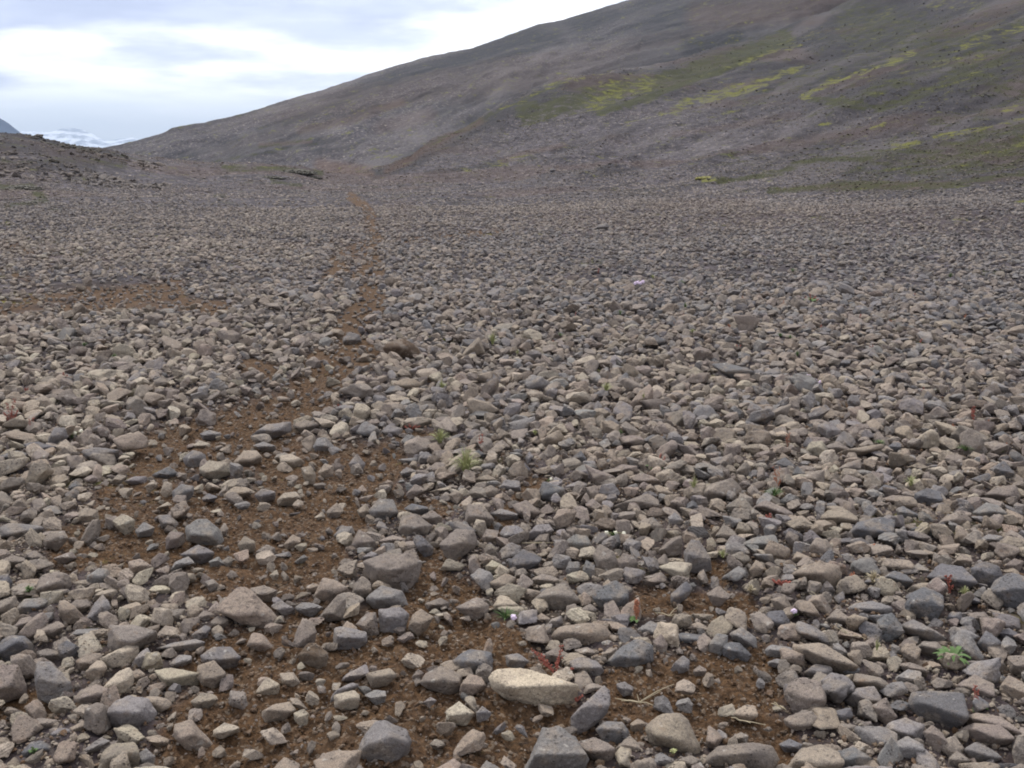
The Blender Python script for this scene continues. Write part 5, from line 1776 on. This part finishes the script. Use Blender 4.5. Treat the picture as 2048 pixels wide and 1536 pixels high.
grass(1386, 998, 24, 36, "upright thin grass tuft left of the sharp crested rock", n=22)
grass(1548, 1004, 44, 14, "low mossy green tuft above the small holed tan rock", M_GREEN, n=40, group=None, cat="green tuft", name="green_tuft")
grass(1930, 912, 40, 10, "low green tuft among dark stones near the right edge", M_GREEN, n=34, group=None, cat="green tuft", name="green_tuft")
grass(1820, 984, 34, 18, "pale grass tuft between two flat rocks at right", n=26)
grass(985, 696, 26, 24, "pale green tuft beside a dark boulder right of the earth bank", n=34, bw=.006)
grass(884, 786, 28, 14, "yellow green tuft in front of the broad tan rock", n=26, bw=.006)
grass(1212, 792, 34, 18, "soft grass tuft below the long dark bar", n=30, bw=.006)
grass(1286, 818, 16, 20, "small yellow green tuft right of the soft grass tuft", n=18, bw=.006)
grass(1745, 1180, 40, 18, "dry straw coloured grass lying right of the long holed boulder", M_STRAW, n=40, group=None)
grass(1500, 1200, 26, 14, "wispy dry grass left of the long holed boulder", M_STRAW, n=20, group=None)
grass(1150, 1536, 34, 18, "green leaves at the very bottom of the picture", M_GREEN, n=10, group=None, cat="plant", name="leafy_plant", bw=.012)
grass(1760, 900, 30, 8, "low green tuft behind the long tan splinter", M_GREEN, n=24, group=None, cat="green tuft", name="green_tuft")
grass(1445, 1130, 26, 14, "small pale tuft left of the grey lens slab", n=20)
grass(1926, 1210, 30, 16, "yellowish grass blades in front of the high dark boulder", n=24)
grass(1752, 1318, 16, 22, "slim grass tuft left of the big dark boulder", n=12)
thrift(1226, 1078, 28, [(1213, 1067), (1231, 1066), (1248, 1068)], "small green thrift cushion with three cream flowers", M_CREAM, n=30, hr=4.2)
thrift(1632, 772, 24, [(1617, 753), (1657, 757), (1641, 770), (1630, 762)], "thrift with four pink heads in the right middle distance", n=22, hr=5)
thrift(1281, 572, 16, [(1270, 568), (1275, 565), (1281, 567), (1286, 564), (1277, 572)], "white flowered thrift far off on the plain", M_PINK, n=18, hr=4)
thrift(144, 880, 26, [(162, 862), (150, 866), (170, 868)], "green thrift with white flowers beside the upright grey stone", M_CREAM, n=26, hr=3.6)
thrift(1884, 1000 - 210, 26, [(1872, 778), (1890, 782)], "thrift with two small pale heads near the right edge", M_CREAM, n=20, hr=3.2)
thrift(1098, 968, 14, [(1102, 962)], "little white flower by the tongue shaped rock", M_CREAM, n=10, hr=3.0)


def twig(u, v, tips, label):
    o, k = root("dry_twig", u, v, label, "twig", None, .012)
    base_ = np.array(o.location)
    m_ = MB()
    for (tu, tv) in tips:
        e, f0 = ray(tu, tv), ray(u, v)
        t = np.dot(base_ - [0, 0, EYE], f0) / np.dot(e, f0)
        tp = e * t + [0, 0, EYE] - base_
        tp[2] = max(tp[2], .006)
        m_.tube([(0, 0, 0), tp * .5 + np.array([0, 0, RU(0, .006)]), tp], .0020, .0009)
    m_.build("stems", M_STRAW, o)


twig(1278, 1412, [(1348, 1368), (1242, 1414), (1306, 1436), (1274, 1388), (1256, 1404), (1230, 1398), (1322, 1382)], "dry straw coloured twig on the dark earth above the pinkish boulder")
twig(1700, 1278, [(1672, 1246), (1668, 1252), (1730, 1302)], "pair of pale dry stalks behind the long slanting rock")
twig(1030, 1092, [(1090, 1088), (1000, 1086), (1120, 1094)], "thin brown stalk lying in the centre above the dark ridged boulder")
twig(1556, 1420, [(1542, 1412), (1564, 1438), (1548, 1404), (1570, 1448)], "pale twiggy bit on dark earth left of the round pitted boulder")
twig(1478, 1448, [(1530, 1472), (1462, 1440), (1500, 1468)], "long pale dry stem lying below the lone tan wedge")
twig(1638, 1206, [(1618, 1186), (1622, 1182), (1650, 1214)], "two white dry blades below the long holed boulder")
twig(1338, 1238, [(1356, 1214), (1358, 1232), (1310, 1226), (1370, 1244)], "whitish lichen like twigs right of the upright sorrel spike")

# moss cushions on the far ground
o = root("moss_cushion", 1412, 357, "round yellow moss cushion at the foot of the slope", "moss", None, .0)[0]
m_ = MB()
for j in range(90):
    a, q_ = RU(0, 6.28), math.sqrt(RU(0, 1))
    m_.blob((math.cos(a) * q_ * .55 * RU(.7, 1.15), math.sin(a) * q_ * .45, -.04 + .10 * (1 - q_ * q_)), RU(.05, .12), (1, 1, .5), 2, .6)
m_.build("cushion", M_MOSS, o)
for (u, v, w, h, lab) in ((45, 372, 70, 13, "dark mossy hummock on the left knoll side"), (70, 402, 60, 10, "lower dark moss hummock near the left edge"), (590, 340, 90, 14, "olive heath hummock on the low mound left of the saddle"),
                          (540, 352, 60, 9, "narrow olive hummock in front of the low mound"), (1985, 546, 44, 10, "dark green moss clump far right on the plain"), (625, 352, 34, 9, "dark overhanging turf at the right end of the low mound"),
                          (442, 392, 26, 8, "small dark turf clump on the left middle plain"), (112, 418, 22, 9, "small brown turf clump below the moss hummocks at left")):
    o, k = root("heath_hummock", u, v + h * .4, lab, "hummock", "dark heath hummocks on the far plain")
    m_ = MB()
    for j in range(150):
        a, q_ = RU(0, 6.28), math.sqrt(RU(0, 1))
        m_.blob((math.cos(a) * q_ * w * k * .5 * RU(.7, 1.1), math.sin(a) * q_ * w * k * .35, h * k * (-.12 + .42 * (1 - q_ * q_))), RU(.25, .7) * h * k * .42, (1.6, 1.2, .55), 2, .8)
    m_.build("turf", M_HEART, o)

# small sprigs dotted over the middle distance
spots = [(1090, 566, 'r'), (1196, 550, 'r'), (1262, 612, 'r'), (1440, 600, 'r'), (1486, 604, 'r'), (1570, 614, 'r'), (1365, 640, 'r'), (1370, 622, 'g'), (1240, 636, 'g'), (1306, 562, 'g'), (1362, 574, 'g'), (1585, 548, 'g'),
         (1780, 650, 'r'), (1840, 690, 'r'), (1560, 680, 'g'), (1385, 672, 'g'), (1580, 684, 'g'), (1640, 660, 'r'), (1720, 640, 'r'), (1460, 660, 'r'), (1345, 655, 'r'), (1150, 640, 'r'), (1106, 690, 'r'), (938, 712, 'r'),
         (1035, 716, 'g'), (1594, 720, 'g'), (1120, 680, 'g'), (1500, 830, 'r'), (1560, 862, 'r'), (1720, 830, 'r'), (1480, 900, 'r'), (170, 700, 'g'), (230, 724, 'g'), (270, 700, 'g'), (130, 760, 'r'), (52, 786, 'r'), (380, 756, 'r'),
         (678, 820, 'r'), (1240, 880, 'g'), (1070, 880, 'g'), (1900, 560, 'g'), (1830, 600, 'r'), (1930, 640, 'r'), (1990, 700, 'r'), (1850, 790, 'r'), (1905, 860, 'r'), (1745, 700, 'r'), (60, 1200, 'g'), (1345, 1536 - 8, 'g'), (70, 1528, 'g')]
PLACE = ["on the far plain", "among mid distance stones", "near the centre", "towards the right edge"]
for k, (u, v, c) in enumerate(spots):
    land = sorted(LAND, key=lambda l: math.hypot(l['u'] - u, (l['v'] - v) * 1.25))
    s_ = dict(u=u, v=v)
    red = c == 'r'
    for a in range(6):
        lab = f"tiny {'red sorrel sprig' if red else 'green leaf tuft'} {relation(s_, land[0])} the {land[0]['short']}" + (f", {relation(s_, land[a])} the {land[a]['short']}" if a else "")
        if lab not in used and len(lab.split()) <= 16:
            break
    used.add(lab)
    if red:
        sorrel(u, v, [(u + RU(-4, 4), v - RU(9, 16)), (u + RU(-7, 7), v - RU(6, 12))], lab, random.choice([M_RED, M_RED, M_RUSTRED]), 0, "tiny red sprigs", "red_sorrel", .8)
    else:
        grass(u, v, RU(12, 22), RU(6, 10), lab, M_GREEN if k % 3 else M_GRASS, n=16, cat="green tuft", group="tiny green tufts", name="green_tuft", bw=.008)

# ------------------------------------------------------------------ air
bm = bmesh.new()
bmesh.ops.create_cube(bm, size=1)
me = bpy.data.meshes.new("haze")
for v in bm.verts:
    v.co = Vector((v.co.x * 24000, v.co.y * 14000 + 5800, (v.co.z + .5) * 430 - 70))
bm.to_mesh(me)
bm.free()
mh = bpy.data.materials.new("thin_air")
mh.use_nodes = True
mh.node_tree.nodes.clear()
ho = mh.node_tree.nodes.new('ShaderNodeOutputMaterial')
hv = mh.node_tree.nodes.new('ShaderNodeVolumePrincipled')
hv.inputs['Color'].default_value = (.74, .86, 1.0, 1)
hv.inputs['Density'].default_value = .00019
mh.node_tree.links.new(hv.outputs[0], ho.inputs['Volume'])
me.materials.append(mh)
haze = link("haze", me)
tag(haze, "thin bluish air that pales the far mountains", "haze", kind="stuff")
